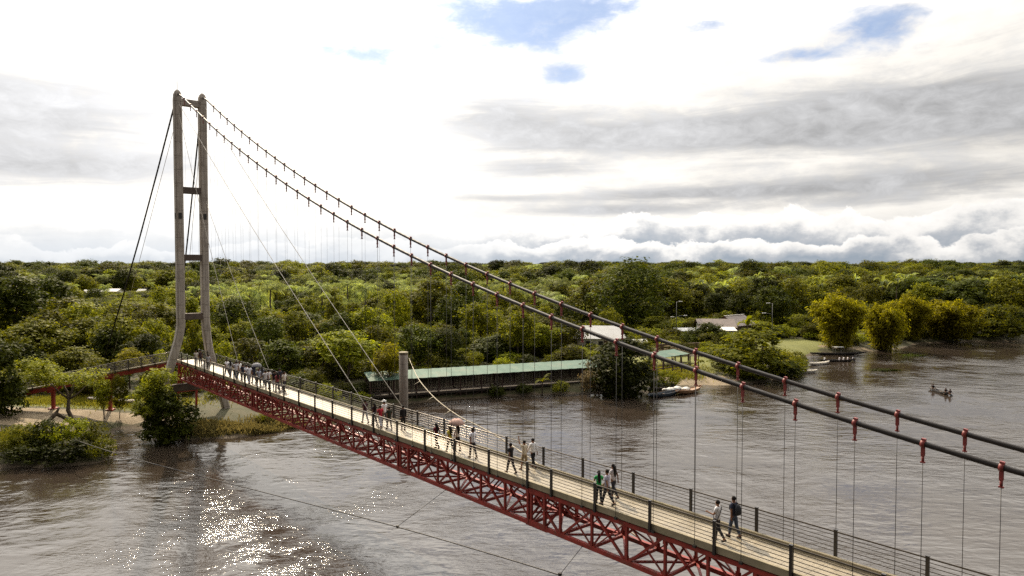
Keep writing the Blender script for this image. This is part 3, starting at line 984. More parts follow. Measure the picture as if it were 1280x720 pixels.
make_tree('tall_a', 10, 17, 6.8, 24, 15000, .52, 'leaf_dark', low=.04, flat=.85, tr=.34)
make_tree('tall_b', 11, 14, 5.2, 13, 7000, .5, 'leaf_dark', low=.25, flat=.8, tr=.28)
make_tree('shrub_a', 12, 2.6, 1.9, 9, 4200, .18, 'leaf_mid', low=0, flat=.7, tr=.05)
make_tree('shrub_b', 13, 2.4, 2.1, 9, 4200, .18, 'leaf_bright', low=0, flat=.65, tr=.05)
make_tree('shrub_c', 14, 2.2, 1.8, 9, 4200, .19, 'leaf_dark', low=0, flat=.75, tr=.05)
make_tree('shrub_dry', 15, 3.6, 2.2, 10, 3000, .26, 'leaf_dry', low=0, flat=.8, tr=.06)
make_tree('umbrella', 16, 7.0, 3.9, 15, 5200, .27, 'leaf_mid', low=.62, flat=.38, aspect=2.2, up=1.1, lobe=(.26, .42), tr=.13)


def make_bamboo(key, seed, H, Rd, n, leaf):
    """a wide clump of arching culms, leafy to the ground"""
    rng = np.random.default_rng(seed)
    t = MB(); P = []; D = []
    for i in range(54):
        a = rng.uniform(0, 2 * math.pi); reach = Rd * math.sqrt(rng.uniform(.03, 1)) ; h = H * rng.uniform(.6, 1.0) * (1 - .30 * (reach / Rd) ** 2)
        b = np.array([math.cos(a), math.sin(a), 0]) * reach * .38
        e = np.array([math.cos(a), math.sin(a), 0]) * reach * .92
        path = []
        for f in np.linspace(0, 1, 9):
            q = b * (1 - f ** 1.5) + e * f ** 1.5
            path.append(np.array([q[0], q[1], -.5 + (h + .5) * math.sin(f * math.pi / 2 * 1.12) / math.sin(math.pi / 2 * 1.0)]))
        if i % 3 == 0: t.tube([tuple(x) for x in path], [.07] * 5 + [.05, .04, .03, .02], 5)
        path = np.array(path)
        m = n // 54
        f = rng.beta(1.5, 1.0, m) * .96 + .04
        x = np.stack([np.interp(f, np.linspace(0, 1, 9), path[:, k]) for k in range(3)], 1)
        cl = rng.integers(0, 9, m)
        off = rng.normal(size=(9, 3)) * .62
        x = x + off[cl] * np.array([1, 1, .8]) + rng.normal(size=(m, 3)) * .3
        out = np.array([math.cos(a), math.sin(a), 0])
        P.append(x); D.append(np.repeat(out[None], m, 0))
    P = np.vstack(P); D = np.vstack(D)
    keep = P[:, 2] > .15
    P, D = P[keep], D[keep]
    T = D * .7 + rng.normal(size=P.shape) * .5 + np.array([0, 0, -.7])
    V, F = leaf_quads(rng, P, rng.normal(size=P.shape) * .6 + D * .5 + np.array([0, 0, .6]), .46, 3.0, T)
    proto(key, t, V, F, leaf, H, Rd)


make_bamboo('bamboo_a', 31, 12, 5.2, 14000, 'leaf_yellow')
make_bamboo('bamboo_b', 32, 10, 4.6, 12000, 'leaf_yellow')


def make_palm(key, seed, H, nf, fl, leaf, tr=.16):
    rng = np.random.default_rng(seed)
    t = MB(); lean = rng.normal(size=2) * .25
    t.tube([(0, 0, -.5), (lean[0] * .4, lean[1] * .4, H * .5), (lean[0], lean[1], H)], [tr * 1.3, tr, tr * .8], 8)
    V = []; F = []
    for i in range(nf):
        a = 2 * math.pi * i / nf * 2.4 + rng.normal() * .2
        el = rng.uniform(-.25, 1.15); L = fl * rng.uniform(.8, 1.1)
        out = np.array([math.cos(a), math.sin(a), 0]); side = np.array([-out[1], out[0], 0])
        p = np.array([lean[0], lean[1], H]); ang = el; m = 11; st = L / m
        for k in range(m):
            d = out * math.cos(ang) + np.array([0, 0, math.sin(ang)])
            q = p + d * st
            upv = np.cross(side, d)
            w = L * .19 * math.sin(math.pi * min(.98, (k + .9) / (m + .6))) + .04
            for sg in (-1, 1):
                tip = p + side * sg * w + d * st * .9 - upv * w * .35 * (-1) - np.array([0, 0, w * .55])
                b = len(V)
                V += [p, p + d * st * .62, tip + d * st * .25, tip]; F.append((b, b + 1, b + 2, b + 3) if sg > 0 else (b, b + 3, b + 2, b + 1))
            p = q; ang -= 1.9 / m * rng.uniform(.7, 1.2)
    proto(key, t, np.array(V), np.array(F), leaf, H + fl * .7, fl)


make_palm('palm_a', 41, 6.5, 17, 3.6, 'leaf_palm')
make_palm('palm_b', 42, 4.2, 15, 4.0, 'leaf_palm')
make_palm('palm_c', 43, 8.5, 18, 3.4, 'leaf_palm')


def make_banana(key, seed, H, nf, fl, leaf):
    rng = np.random.default_rng(seed)
    t = MB(); t.tube([(0, 0, -.3), (0, 0, H * .6), (0, 0, H)], [.17, .14, .08], 8)
    V = []; F = []
    for i in range(nf):
        a = 2 * math.pi * i / nf * 1.62 + rng.normal() * .3
        ang = rng.uniform(.5, 1.35); L = fl * rng.uniform(.75, 1.1)
        out = np.array([math.cos(a), math.sin(a), 0]); side = np.array([-out[1], out[0], 0])
        p = np.array([0, 0, H]) + out * .1; m = 8; st = L / m; prev = None
        for k in range(m + 1):
            f = k / m
            w = L * .16 * math.sin(math.pi * min(1, .12 + f * .88)) ** .7 + .02
            row = [p + side * w - np.array([0, 0, -w * .3]), p, p - side * w + np.array([0, 0, w * .3])]
            b = len(V); V += row
            if prev is not None: F += [(prev, prev + 1, b + 1, b), (prev + 1, prev + 2, b + 2, b + 1)]
            prev = b
            p = p + (out * math.cos(ang) + np.array([0, 0, math.sin(ang)])) * st; ang -= 1.7 / m * rng.uniform(.7, 1.3)
    proto(key, t, np.array(V), np.array(F), leaf, H + fl * .6, fl)


make_banana('banana_a', 51, 2.6, 8, 2.8, 'leaf_bright')
make_banana('banana_b', 52, 3.2, 9, 2.6, 'leaf_palm')

PLACED = []      # (x, y, radius) of everything planted by hand


def plant(key, x, y, h, r, label, name='tree', cat='tree', group=None, rz=None, z=None, reserve=True):
    """one tree: an Empty at its foot with a trunk and a crown; h and r are its real height and crown radius"""
    p = PROTO[key]
    if z is None: z = gz(x, y)
    e = empty(name, (x, y, z), rz if rz is not None else random.uniform(0, 6.28), label, cat, group, (r / p['R'], r / p['R'], h / p['H']))
    if p['trunk']: link('trunk', p['trunk'], e)
    link('crown', p['crown'], e)
    if reserve: PLACED.append((x, y, r))
    return e


def spot(px, Y): return (px - 640) / FPX * Y, Y


def by_px(key, px, Y, top, hw, label, name='tree', cat='tree', group=None, z=None, sx=1.0):
    """height and radius from the picture at a chosen distance"""
    x, y = spot(px, Y)
    g0 = gz(x, y) if z is None else z
    zt = HCAM - (top - 331) / FPX * Y
    return plant(key, x, y, zt - g0, hw / FPX * Y * sx, label, name, cat, group, z=g0)


def named_trees():
    b = by_px
    b('tall_a', 787, 165, 324, 46, 'tallest tree, broad and domed, standing above the forest behind the pale grey roofs')
    b('bushy_c', 779, 97.5, 424, 44, 'very dark dense tree hanging over water at the right end of the green roofed walkway')
    b('shrub_dry', 738, 98.5, 452, 15, 'pale straw coloured bush between the green roofed walkway and the very dark waterside tree', 'bush', 'bush')
    b('bushy_b', 950, 112, 413, 62, 'wide bright yellow green tree on the bank right of the sandy landing', sx=.95)
    b('round_b', 968, 172, 360, 30, 'dark round tree beside the thin lamp post behind the bright waterside tree')
    b('round_b', 925, 178, 366, 22, 'dark green tree close behind the brown roofed house')
    b('bamboo_a', 1048, 146, 365, 33, 'largest bamboo clump, yellow green and leaning over the long dark boat', 'bamboo_clump', 'bamboo')
    b('bamboo_b', 1106, 148, 378, 25, 'narrow upright yellow bamboo clump with its foot in the water', 'bamboo_clump', 'bamboo')
    b('bamboo_a', 1138, 163, 367, 24, 'darker bamboo clump set back between the narrow upright clump and the broad low one', 'bamboo_clump', 'bamboo')
    b('bamboo_b', 1186, 165, 374, 36, 'broad low bamboo clump at the water edge right of the darker set back clump', 'bamboo_clump', 'bamboo')
    b('bushy_b', 1256, 168, 382, 34, 'spreading light green tree over the water at the far right shore')
    b('round_b', 1215, 208, 350, 38, 'dark broad tree behind the broad low bamboo clump')
    b('tall_b', 1270, 216, 344, 36, 'tall dark tree at the far right behind the spreading light green tree')
    b('tall_b', 1165, 224, 347, 36, 'tall dark tree behind the darker bamboo clump')
    # left bank
    b('bushy_c', -8, 76, 428, 37, 'black green dense tree cut off by the left picture edge above the sandy path')
    x, y = spot(86, 71.5)
    b('feather_c', 196, 71.8, 464, 36, 'light topped tree with dark hanging boughs dipping into the water in front of the ramp')
    b('bushy_c', 205, 71.5, 492, 33, 'dark drooping undergrowth tree below the light topped tree, touching the river')
    b('round_c', 127, 78.0, 474, 14, 'small ragged sapling under the ramp railing, left of the light topped tree')
    b('round_d', 146, 78.6, 470, 12, 'small bushy sapling between the ramp pier and the light topped tree')
    for i, (px, Y, top, hw, k, lab) in enumerate([
            (18, 64.4, 532, 26, 'shrub_a', 'low olive shrub at the left edge of the near bush island'), (52, 65.2, 526, 26, 'shrub_c', 'dark shrub in the middle of the near bush island'),
            (84, 65.4, 524, 26, 'shrub_b', 'bright leafy shrub under the leaning trunk on the near bush island'), (112, 66.3, 529, 22, 'shrub_a', 'rounded shrub at the water end of the near bush island'),
            (30, 63.0, 556, 28, 'shrub_c', 'dark low shrub dipping into the water in front of the near bush island'), (78, 63.0, 552, 30, 'shrub_c', 'dark wide shrub overhanging the river at the centre front of the near bush island'),
            (122, 64.6, 550, 20, 'shrub_b', 'light green shrub overhanging the inlet at the tip of the near bush island')]):
        b(k, px, Y, top, hw, lab, 'shrub', 'shrub')
    # umbrella tree on a crooked trunk
    ux, uy = on_z(99, 537, 1.0)[:2]
    e = empty('umbrella_tree', (ux, uy, gz(ux, uy)), 0, 'flat topped tree with a crooked dark trunk leaning over the sandy path', 'tree')
    o3 = np.array([ux, uy, gz(ux, uy)])
    t = MB()
    path = [at_y(99, 537, uy), at_y(90, 523, uy), at_y(85, 513, uy), at_y(86, 499, uy + .2), at_y(84, 490, uy + .3), at_y(78, 478, uy + .5)]
    t.tube([tuple(p - o3) for p in path], [.26, .2, .2, .15, .11, .06], 9)
    for q in ((100, 489, .4), (108, 482, .6), (60, 476, -.3), (95, 470, .8)):
        pe = at_y(q[0], q[1], uy + q[2]) - o3; ps = path[3] - o3
        t.tube([tuple(ps), tuple((ps + pe) / 2 + np.array([0, 0, -.15])), tuple(pe)], [.11, .08, .03], 7)
    t.build('trunk', M['bark'], e)
    rng = np.random.default_rng(61)
    lobes = []
    for k in range(17):
        px = rng.uniform(36, 118); py = 470 + (px - 75) * .12 + rng.uniform(-12, 8); p = at_y(px, py, uy + rng.uniform(-2.2, 2.6)) - o3
        r = rng.uniform(.8, 1.35); lobes.append((*p, r, r, r * .42))
    V, F = crown_leaves(rng, lobes, 5200, .25, 2.0, 1.0, .5)
    link('crown', np_mesh('crown', V, F, [M['leaf_mid']]), e)
    PLACED.append((ux, uy, 3))
    # fallen trunk
    p = [on_z(50, 548, .5), at_y(60, 527, 70.4), at_y(70, 517, 71.2), at_y(80, 522, 71.6), at_y(93, 532, 72)]
    t = MB(); t.tube([tuple(q) for q in p], [.2, .19, .26, .17, .1], 9); t.tube([tuple(p[2]), tuple(p[2] + np.array([.25, .1, .55]))], [.16, .09], 7)
    o = t.build('fallen_trunk', M['bark']); tag(o, 'dark bent fallen tree trunk propped over the near bush island', 'fallen trunk')
    for px, g in ((76, 'left'), (81, 'right')):
        q = on_z(px, 541, .75); t = MB(); t.tube([(0, 0, -.4), (.02, 0, .35), (.04, .02, .8)], [.09, .085, .08], 8)
        o = t.build('wooden_stump', M['bark'], None, tuple(q)); tag(o, 'short wooden post standing on the bank below the flat topped tree', 'post', 'pair of short wooden posts')
    # middle of the picture, just beyond the bridge
    mids = [(432, 98, 412, 46, 'round_c', 'big yellow green tree just behind the bridge deck, left of the green roofed walkway'), (486, 92, 430, 24, 'feather_b', 'bright feathery tree at the left end of the green roofed walkway'),
            (400, 103, 424, 30, 'round_a', 'olive tree behind the bridge deck to the left of the big yellow green tree'), (522, 108, 408, 34, 'round_b', 'dark tree rising behind the concrete pillar'),
            (352, 100, 426, 30, 'bushy_c', 'dark bushy tree behind the people crowding the bridge'), (312, 104, 424, 28, 'round_d', 'olive tree behind the far tower leg and the bridge railing'),
            (276, 100, 428, 22, 'bushy_b', 'light green bushy tree right beside the far tower leg'), (558, 110, 412, 26, 'round_b', 'dark rounded tree behind the left half of the green roof'),
            (590, 112, 440, 16, 'shrub_b', 'small bright shrub leaning over the green roof'), (618, 118, 420, 30, 'bushy_c', 'dark bushy tree behind the middle of the green roof'),
            (668, 122, 404, 34, 'round_c', 'light green rounded tree behind the green roof, left of the pale grey roof'), (700, 128, 396, 34, 'round_d', 'olive tree standing left of the pale grey roof'),
            (650, 130, 392, 30, 'round_a', 'tall olive tree behind the light green rounded tree'), (715, 112, 432, 22, 'bushy_a', 'low bushy tree in front of the pale grey roof'),
            (540, 160, 348, 30, 'round_a', 'domed tree standing out of the canopy just left of the lower main cable'), (575, 170, 352, 34, 'round_b', 'wide dark domed tree under the main cables'),
            (492, 150, 366, 24, 'bushy_b', 'bright green pointed bush in the middle of the canopy'), (455, 128, 394, 26, 'feather_a', 'feathery green tree behind the two thin stay cables'),
            (380, 140, 392, 34, 'round_b', 'dark rounded tree in the canopy above the crowd on the bridge'), (330, 150, 386, 28, 'bushy_a', 'olive bush in the canopy right of the tower'),
            (470, 112, 408, 26, 'round_d', 'olive tree above the big yellow green tree'), (820, 150, 396, 20, 'feather_a', 'feathery light green tree left of the double lamp post'),
            (762, 140, 386, 18, 'bushy_a', 'rounded olive tree right behind the pale grey roof'), (740, 128, 430, 14, 'shrub_b', 'small shrub in front of the pale grey roof'),
            (885, 138, 404, 24, 'bushy_c', 'dark green bushy tree hiding the left of the brown roofed house'), (870, 135, 430, 26, 'shrub_a', 'low reddish green thicket below the brown roofed house'),
            (935, 150, 394, 18, 'banana_a', 'banana plant beside the brown roofed house'), (842, 128, 432, 24, 'shrub_dry', 'dry brownish bush under the double lamp post'),
            (800, 128, 425, 22, 'bushy_a', 'olive bush between the pale grey roof and the double lamp post'),
            # left
            (14, 118, 346, 46, 'tall_b', 'tall dark tree at the left edge above the ramp'), (60, 134, 348, 34, 'tall_b', 'tall dark domed tree next to the left edge tree'),
            (105, 112, 398, 30, 'round_a', 'olive tree in the left canopy below the small white houses'), (50, 104, 400, 40, 'round_a', 'wide olive tree above the flat topped tree'),
            (20, 98, 430, 30, 'bushy_c', 'dark bushy tree behind the left end of the ramp'), (135, 104, 412, 26, 'bushy_c', 'dark bush beneath the left backstay cable'),
            (180, 100, 418, 28, 'round_b', 'dark tree just left of the tower legs'), (190, 116, 400, 24, 'round_d', 'rounded tree behind the near tower leg'),
            (240, 112, 402, 16, 'bushy_b', 'bright green bush seen between the tower legs'), (236, 140, 372, 20, 'feather_a', 'feathery green tree seen between the tower legs above the bright bush'),
            (160, 92, 436, 24, 'feather_b', 'yellow green bush behind the ramp railing left of the tower'), (200, 88, 440, 16, 'bushy_b', 'bright leafy bush behind the ramp at the tower foot'),
            (95, 96, 434, 30, 'round_a', 'olive tree behind the flat topped tree and the ramp'), (110, 88, 452, 22, 'bushy_a', 'low olive bush close behind the ramp railing')]
    for px, Y, top, hw, k, lab in mids:
        nm = 'banana_plant' if 'banana' in k else ('bush' if ('shrub' in k or 'bush' in lab.split(',')[0] and 'tree' not in lab) else 'tree')
        b(k, px, Y, top, hw, lab, nm, {'banana_plant': 'banana plant', 'bush': 'bush', 'tree': 'tree'}[nm])
    # plants at the water edge below the walkway
    for px, Y, top, hw, k, lab in ((678, 97.2, 468, 15, 'banana_a', 'bright leafy plant at the water edge below the green roof'), (700, 97.8, 477, 13, 'shrub_b', 'pale green bush at the water edge right of the bright leafy plant'),
                                   (655, 97.0, 480, 12, 'shrub_c', 'dark low bush at the water edge left of the bright leafy plant'), (620, 95.8, 482, 12, 'shrub_c', 'dark low bush at the water edge below the middle of the walkway'),
                                   (996, 117, 447, 14, 'shrub_b', 'small bright bush on the bank above the white skiffs'), (1000, 124, 440, 12, 'shrub_a', 'small olive bush on the grassy slope above the bank'),
                                   (836, 103, 463, 18, 'shrub_b', 'low wide green bush on the lawn behind the beached canoes'), (905, 114, 446, 16, 'shrub_a', 'green bush on the lawn left of the wide bright tree'),
                                   (940, 109, 455, 26, 'bushy_b', 'bright low bush in front of the wide bright yellow green tree'), (985, 113, 452, 20, 'bushy_c', 'dark bush at the water right of the wide bright tree'),
                                   (1232, 167.5, 417, 14, 'shrub_b', 'bright low bush at the far right water edge')):
        nm = 'banana_plant' if 'banana' in k else 'bush'
        b(k, px, Y, top, hw, lab, nm, nm.replace('_', ' '))


named_trees()

KEEPOUT = [(-13, 94, 6, 4), (-3, 98.5, 8, 4.5), (7, 103.5, 8, 5), (16, 131, 9, 6), (43, 152, 9, 5), (26, 116, 9, 9), (-196, 340, 24, 9), (52, 132, 7, 10), (-50, 80, 16, 7), (-30, 82, 7, 2.5), (58, 142, 8, 6)]
KEEPTALL = KEEPOUT + [(-157, 286, 20, 22), (-190, 330, 34, 22), (-134, 240, 22, 30), (-118, 205, 18, 22), (88, 176, 18, 16), (112, 186, 24, 18), (70, 164, 16, 14)]
ZONES = [  # key list, label, name, category, group, count, x-range px, Y-range, height range
    (['palm_a', 'palm_b', 'palm_c'], 'palm with shining fronds rising from the canopy between the tower and the tallest tree', 'palm_tree', 'palm', 'palms between the tower and the tallest tree', 130, (262, 745), (160, 290), (9.5, 13)),
    (['palm_a', 'palm_b', 'banana_b'], 'palm with pale fronds in front of the dark forest right of the tallest tree', 'palm_tree', 'palm', 'palms right of the tallest tree', 95, (850, 1300), (205, 300), (11, 14.5)),
    (['round_a', 'round_d', 'round_b'], 'round crowned olive tree in the canopy left of the bridge tower', 'tree', 'tree', 'trees left of the tower', 60, (-40, 208), (100, 210), (6.5, 11.5)),
    (['bushy_a', 'bushy_b', 'feather_a'], 'light green bush in the canopy left of the bridge tower', 'bush', 'bush', 'light bushes left of the tower', 46, (-40, 208), (96, 200), (4, 6.5)),
    (['round_a', 'round_d', 'round_b', 'round_c'], 'round crowned tree in the canopy between the tower and the pale grey roof', 'tree', 'tree', 'trees behind the bridge', 80, (262, 720), (112, 220), (4.5, 9.5)),
    (['bushy_a', 'bushy_b', 'feather_a', 'feather_b', 'bushy_c'], 'low leafy bush in the canopy between the tower and the pale grey roof', 'bush', 'bush', 'low bushes behind the bridge', 110, (262, 720), (106, 220), (2.4, 5.6)),
    (['round_a', 'round_b', 'round_d', 'tall_b'], 'dark green tree in the forest behind the houses and the bamboo clumps', 'tree', 'tree', 'trees behind the houses', 95, (745, 1310), (176, 260), (8, 12.5)),
    (['bushy_c', 'bushy_a', 'round_b'], 'dark leafy bush filling the bank behind the row of bamboo clumps', 'bush', 'bush', 'bushes behind the bamboo', 55, (1000, 1330), (174, 215), (4, 6.2)),
]


def scatter():
    rng = np.random.default_rng(11)
    for keys, label, name, cat, group, count, (p0, p1), (y0, y1), (h0, h1) in ZONES:
        done = 0
        for _ in range(count * 30):
            if done >= count: break
            Y = math.sqrt(rng.uniform(y0 * y0, y1 * y1)); px = rng.uniform(p0, p1); x = (px - 640) / FPX * Y
            k = keys[rng.integers(len(keys))]; h = rng.uniform(h0, h1)
            if 92 < px < 204:                       # low growth in front of the far clearing
                h = min(h, 15.0 - .052 * Y)
                if h < 2.4: continue
            pr = PROTO[k]; r = pr['R'] * h / pr['H'] * rng.uniform(.9, 1.25)
            if 'palm' in k or 'banana' in k: r = pr['R'] * rng.uniform(1.05, 1.4)
            P = np.array([[x, Y]])
            if shore_sd(P)[0] < r * .6 + 2: continue
            if any(((x - a) / (w + r)) ** 2 + ((Y - bb) / (d + r)) ** 2 < 1 for a, bb, w, d in (KEEPTALL if h > 6.2 or 'palm' in k else KEEPOUT)): continue
            if any((x - a) ** 2 + (Y - bb) ** 2 < (.55 * (rr + r)) ** 2 for a, bb, rr in PLACED): continue
            plant(k, x, Y, h, r, label, name, cat, group, reserve='palm' not in k); done += 1


scatter()


def instancer(name, pts, keys, label, cat):
    """far vegetation that reads as one mass: one object, instanced through geometry nodes"""
    lib = bpy.data.collections.new(name + ' plants')
    for i, k in enumerate(keys):
        o = bpy.data.objects.new('%02d_%s' % (i, k), PROTO[k]['crown']); lib.objects.link(o)
    A = np.array([p[:3] for p in pts], np.float32)
    me = bpy.data.meshes.new(name); me.vertices.add(len(A)); me.vertices.foreach_set('co', A.ravel())
    for an, ty, dat in (('idx', 'INT', [p[3] for p in pts]), ('rot', 'FLOAT', [p[4] for p in pts])):
        at = me.attributes.new(an, ty, 'POINT'); at.data.foreach_set('value', dat)
    at = me.attributes.new('scl', 'FLOAT_VECTOR', 'POINT'); at.data.foreach_set('vector', np.array([p[5] for p in pts], np.float32).ravel())
    ng = bpy.data.node_groups.new(name, 'GeometryNodeTree')
    ng.interface.new_socket('Geometry', in_out='INPUT', socket_type='NodeSocketGeometry')
    ng.interface.new_socket('Geometry', in_out='OUTPUT', socket_type='NodeSocketGeometry')
    N = ng.nodes; L = ng.links
    gi = N.new('NodeGroupInput'); go = N.new('NodeGroupOutput')
    ip = N.new('GeometryNodeInstanceOnPoints'); ci = N.new('GeometryNodeCollectionInfo')
    ci.inputs['Collection'].default_value = lib; ci.inputs['Separate Children'].default_value = True; ci.inputs['Reset Children'].default_value = True
    def attr(nm, t):
        n = N.new('GeometryNodeInputNamedAttribute'); n.data_type = t; n.inputs['Name'].default_value = nm
        return n.outputs['Attribute']
    cx = N.new('ShaderNodeCombineXYZ'); L.new(attr('rot', 'FLOAT'), cx.inputs[2])
    er = N.new('FunctionNodeEulerToRotation'); L.new(cx.outputs[0], er.inputs[0])
    L.new(gi.outputs[0], ip.inputs['Points']); L.new(ci.outputs[0], ip.inputs['Instance'])
    ip.inputs['Pick Instance'].default_value = True
    L.new(attr('idx', 'INT'), ip.inputs['Instance Index'])
    L.new(er.outputs[0], ip.inputs['Rotation']); L.new(attr('scl', 'FLOAT_VECTOR'), ip.inputs['Scale'])
    L.new(ip.outputs[0], go.inputs[0])
    o = link(name, me); md = o.modifiers.new('plants', 'NODES'); md.node_group = ng
    tag(o, label, cat, kind='stuff')


def far_forest():
    rng = np.random.default_rng(21)
    keys = ['round_a', 'round_b', 'round_d', 'bushy_c', 'tall_b', 'tall_a', 'round_c', 'palm_a', 'palm_c']
    prob = np.array([.2, .26, .16, .1, .12, .03, .06, .05, .02])
    pts = []
    for (y0, y1, n, h0, h1, sc) in ((225, 330, 950, 7.5, 11, 1.0), (330, 480, 1700, 9, 13.5, 1.08), (480, 760, 3000, 11, 15, 1.2), (760, 1200, 3400, 12, 16, 1.5), (1200, 2000, 3000, 13, 17, 2.1), (2000, 3300, 2200, 14, 17.5, 3.4)):
        Y = np.sqrt(rng.uniform(y0 ** 2, y1 ** 2, n)); t = rng.uniform(-.98, .98, n); X = t * Y
        P = np.c_[X, Y]; sd = shore_sd(P); z = ground_h(P)
        for i in range(n):
            if sd[i] < 6: continue
            if any(((X[i] - a) / (w * 1.05)) ** 2 + ((Y[i] - b) / (d * 1.05)) ** 2 < 1 for a, b, w, d in KEEPTALL): continue
            k = rng.choice(len(keys), p=prob / prob.sum())
            if 225 < Y[i] < 480 and rng.random() < .34: k = 7 if rng.random() < .6 else 8
            pr = PROTO[keys[k]]
            hh = rng.uniform(h0, h1) * (rng.uniform(1.1, 1.4) if rng.random() < .10 else 1)
            if Y[i] < 330: hh *= .9
            s = hh / pr['H']; sr = max(.8, s) * sc * rng.uniform(.9, 1.2)
            if keys[k] in ('tall_a', 'tall_b'): sr = s * sc
            pts.append((X[i], Y[i], z[i] - .3, k, rng.uniform(0, 6.28), (sr, sr, s)))
    instancer('far_forest', pts, keys, 'flat rainforest canopy reaching back to the horizon', 'forest')


def undergrowth():
    rng = np.random.default_rng(22)
    keys = ['shrub_a', 'shrub_b', 'shrub_c', 'bushy_a', 'bushy_b']
    pts = []
    n = 8600
    Y = np.sqrt(rng.uniform(76 ** 2, 335 ** 2, n)); t = rng.uniform(-.86, .84, n); X = t * Y
    P = np.c_[X, Y]; sd = shore_sd(P); z = ground_h(P); sand = ell(P, SANDS); lawn = ell(P, LAWNS)
    for i in range(n):
        if sd[i] < 1.2 or sand[i] > .2 or (lawn[i] > .3 and rng.random() < .97): continue
        if any(((X[i] - a) / (w + .5)) ** 2 + ((Y[i] - b) / (d + .5)) ** 2 < 1 for a, b, w, d in KEEPOUT): continue
        k = rng.choice(5, p=[.34, .24, .2, .12, .1]); pr = PROTO[keys[k]]
        h = rng.uniform(1.2, 2.8) * (1.3 if Y[i] > 130 else 1)
        if sd[i] < 4: h = rng.uniform(.6, 1.4)
        s = h / pr['H']; sr = max(s, .55 * h / 2.4 + .2) * rng.uniform(.9, 1.5) if k < 3 else s * 1.2
        pts.append((X[i], Y[i], z[i] - .1, int(k), rng.uniform(0, 6.28), (sr, sr, s)))
    instancer('undergrowth', pts, keys, 'tangled green undergrowth covering the river bank between the trees', 'undergrowth')


far_forest()
undergrowth()


def grass(name, areas, leaf, label, n, h, cat='grass'):
    rng = np.random.default_rng(len(name) * 7 + n)
    Ps = []
    for (x, y, a, b, w) in areas:
        k = int(n * w); q = rng.normal(size=(k, 2)) * .48
        Ps.append(np.c_[x + q[:, 0] * a, y + q[:, 1] * b])
    P = np.vstack(Ps); P = P[shore_sd(P) > -.35]; P = P[~np.any([np.hypot(P[:, 0] - a, P[:, 1] - b) < .1 for a, b in ((0, 0),)], axis=0)]
    z = np.maximum(ground_h(P), -.02)
    m = len(P)
    c = np.c_[P, z]
    d = rng.normal(size=(m, 3)) * .35; d[:, 2] = 1; d /= np.linalg.norm(d, axis=1, keepdims=True)
    s = np.cross(d, rng.normal(size=(m, 3))); s /= np.linalg.norm(s, axis=1, keepdims=True)
    hh = h * rng.uniform(.5, 1.3, m)[:, None]; w = .035 * (1 + h)
    V = np.stack([c - s * w, c + s * w, c + d * hh + s * w * .2 + np.c_[s[:, :2] * hh * .12, np.zeros(m)], c + d * hh - s * w * .2], 1).reshape(-1, 3)
    o = link(name, np_mesh(name, V, np.arange(4 * m).reshape(m, 4), [M[leaf]]))
    tag(o, label, cat, kind='stuff')


grass('tall_grass', [(-28.8, 74.8, 5.5, 1.1, .5), (-24.5, 77.4, 4, 1.2, .3), (-33, 73.4, 2.5, .9, .2)], 'reed', 'pale dry tall grass along the water edge beneath the bridge', 9000, .45)
grass('short_grass', [(-50, 84.5, 12, 3, .5), (25, 112, 7, 4, .2), (51, 131, 5, 8, .3), (24, 107.5, 5, 1.5, .15), (-50, 67.5, 6, 2.5, .35)], 'grass', 'sunlit yellow green grass on the banks', 15000, .32)

# ================================================================== buildings, walkway, lamps
def rz_of(v): return math.atan2(v[1], v[0])


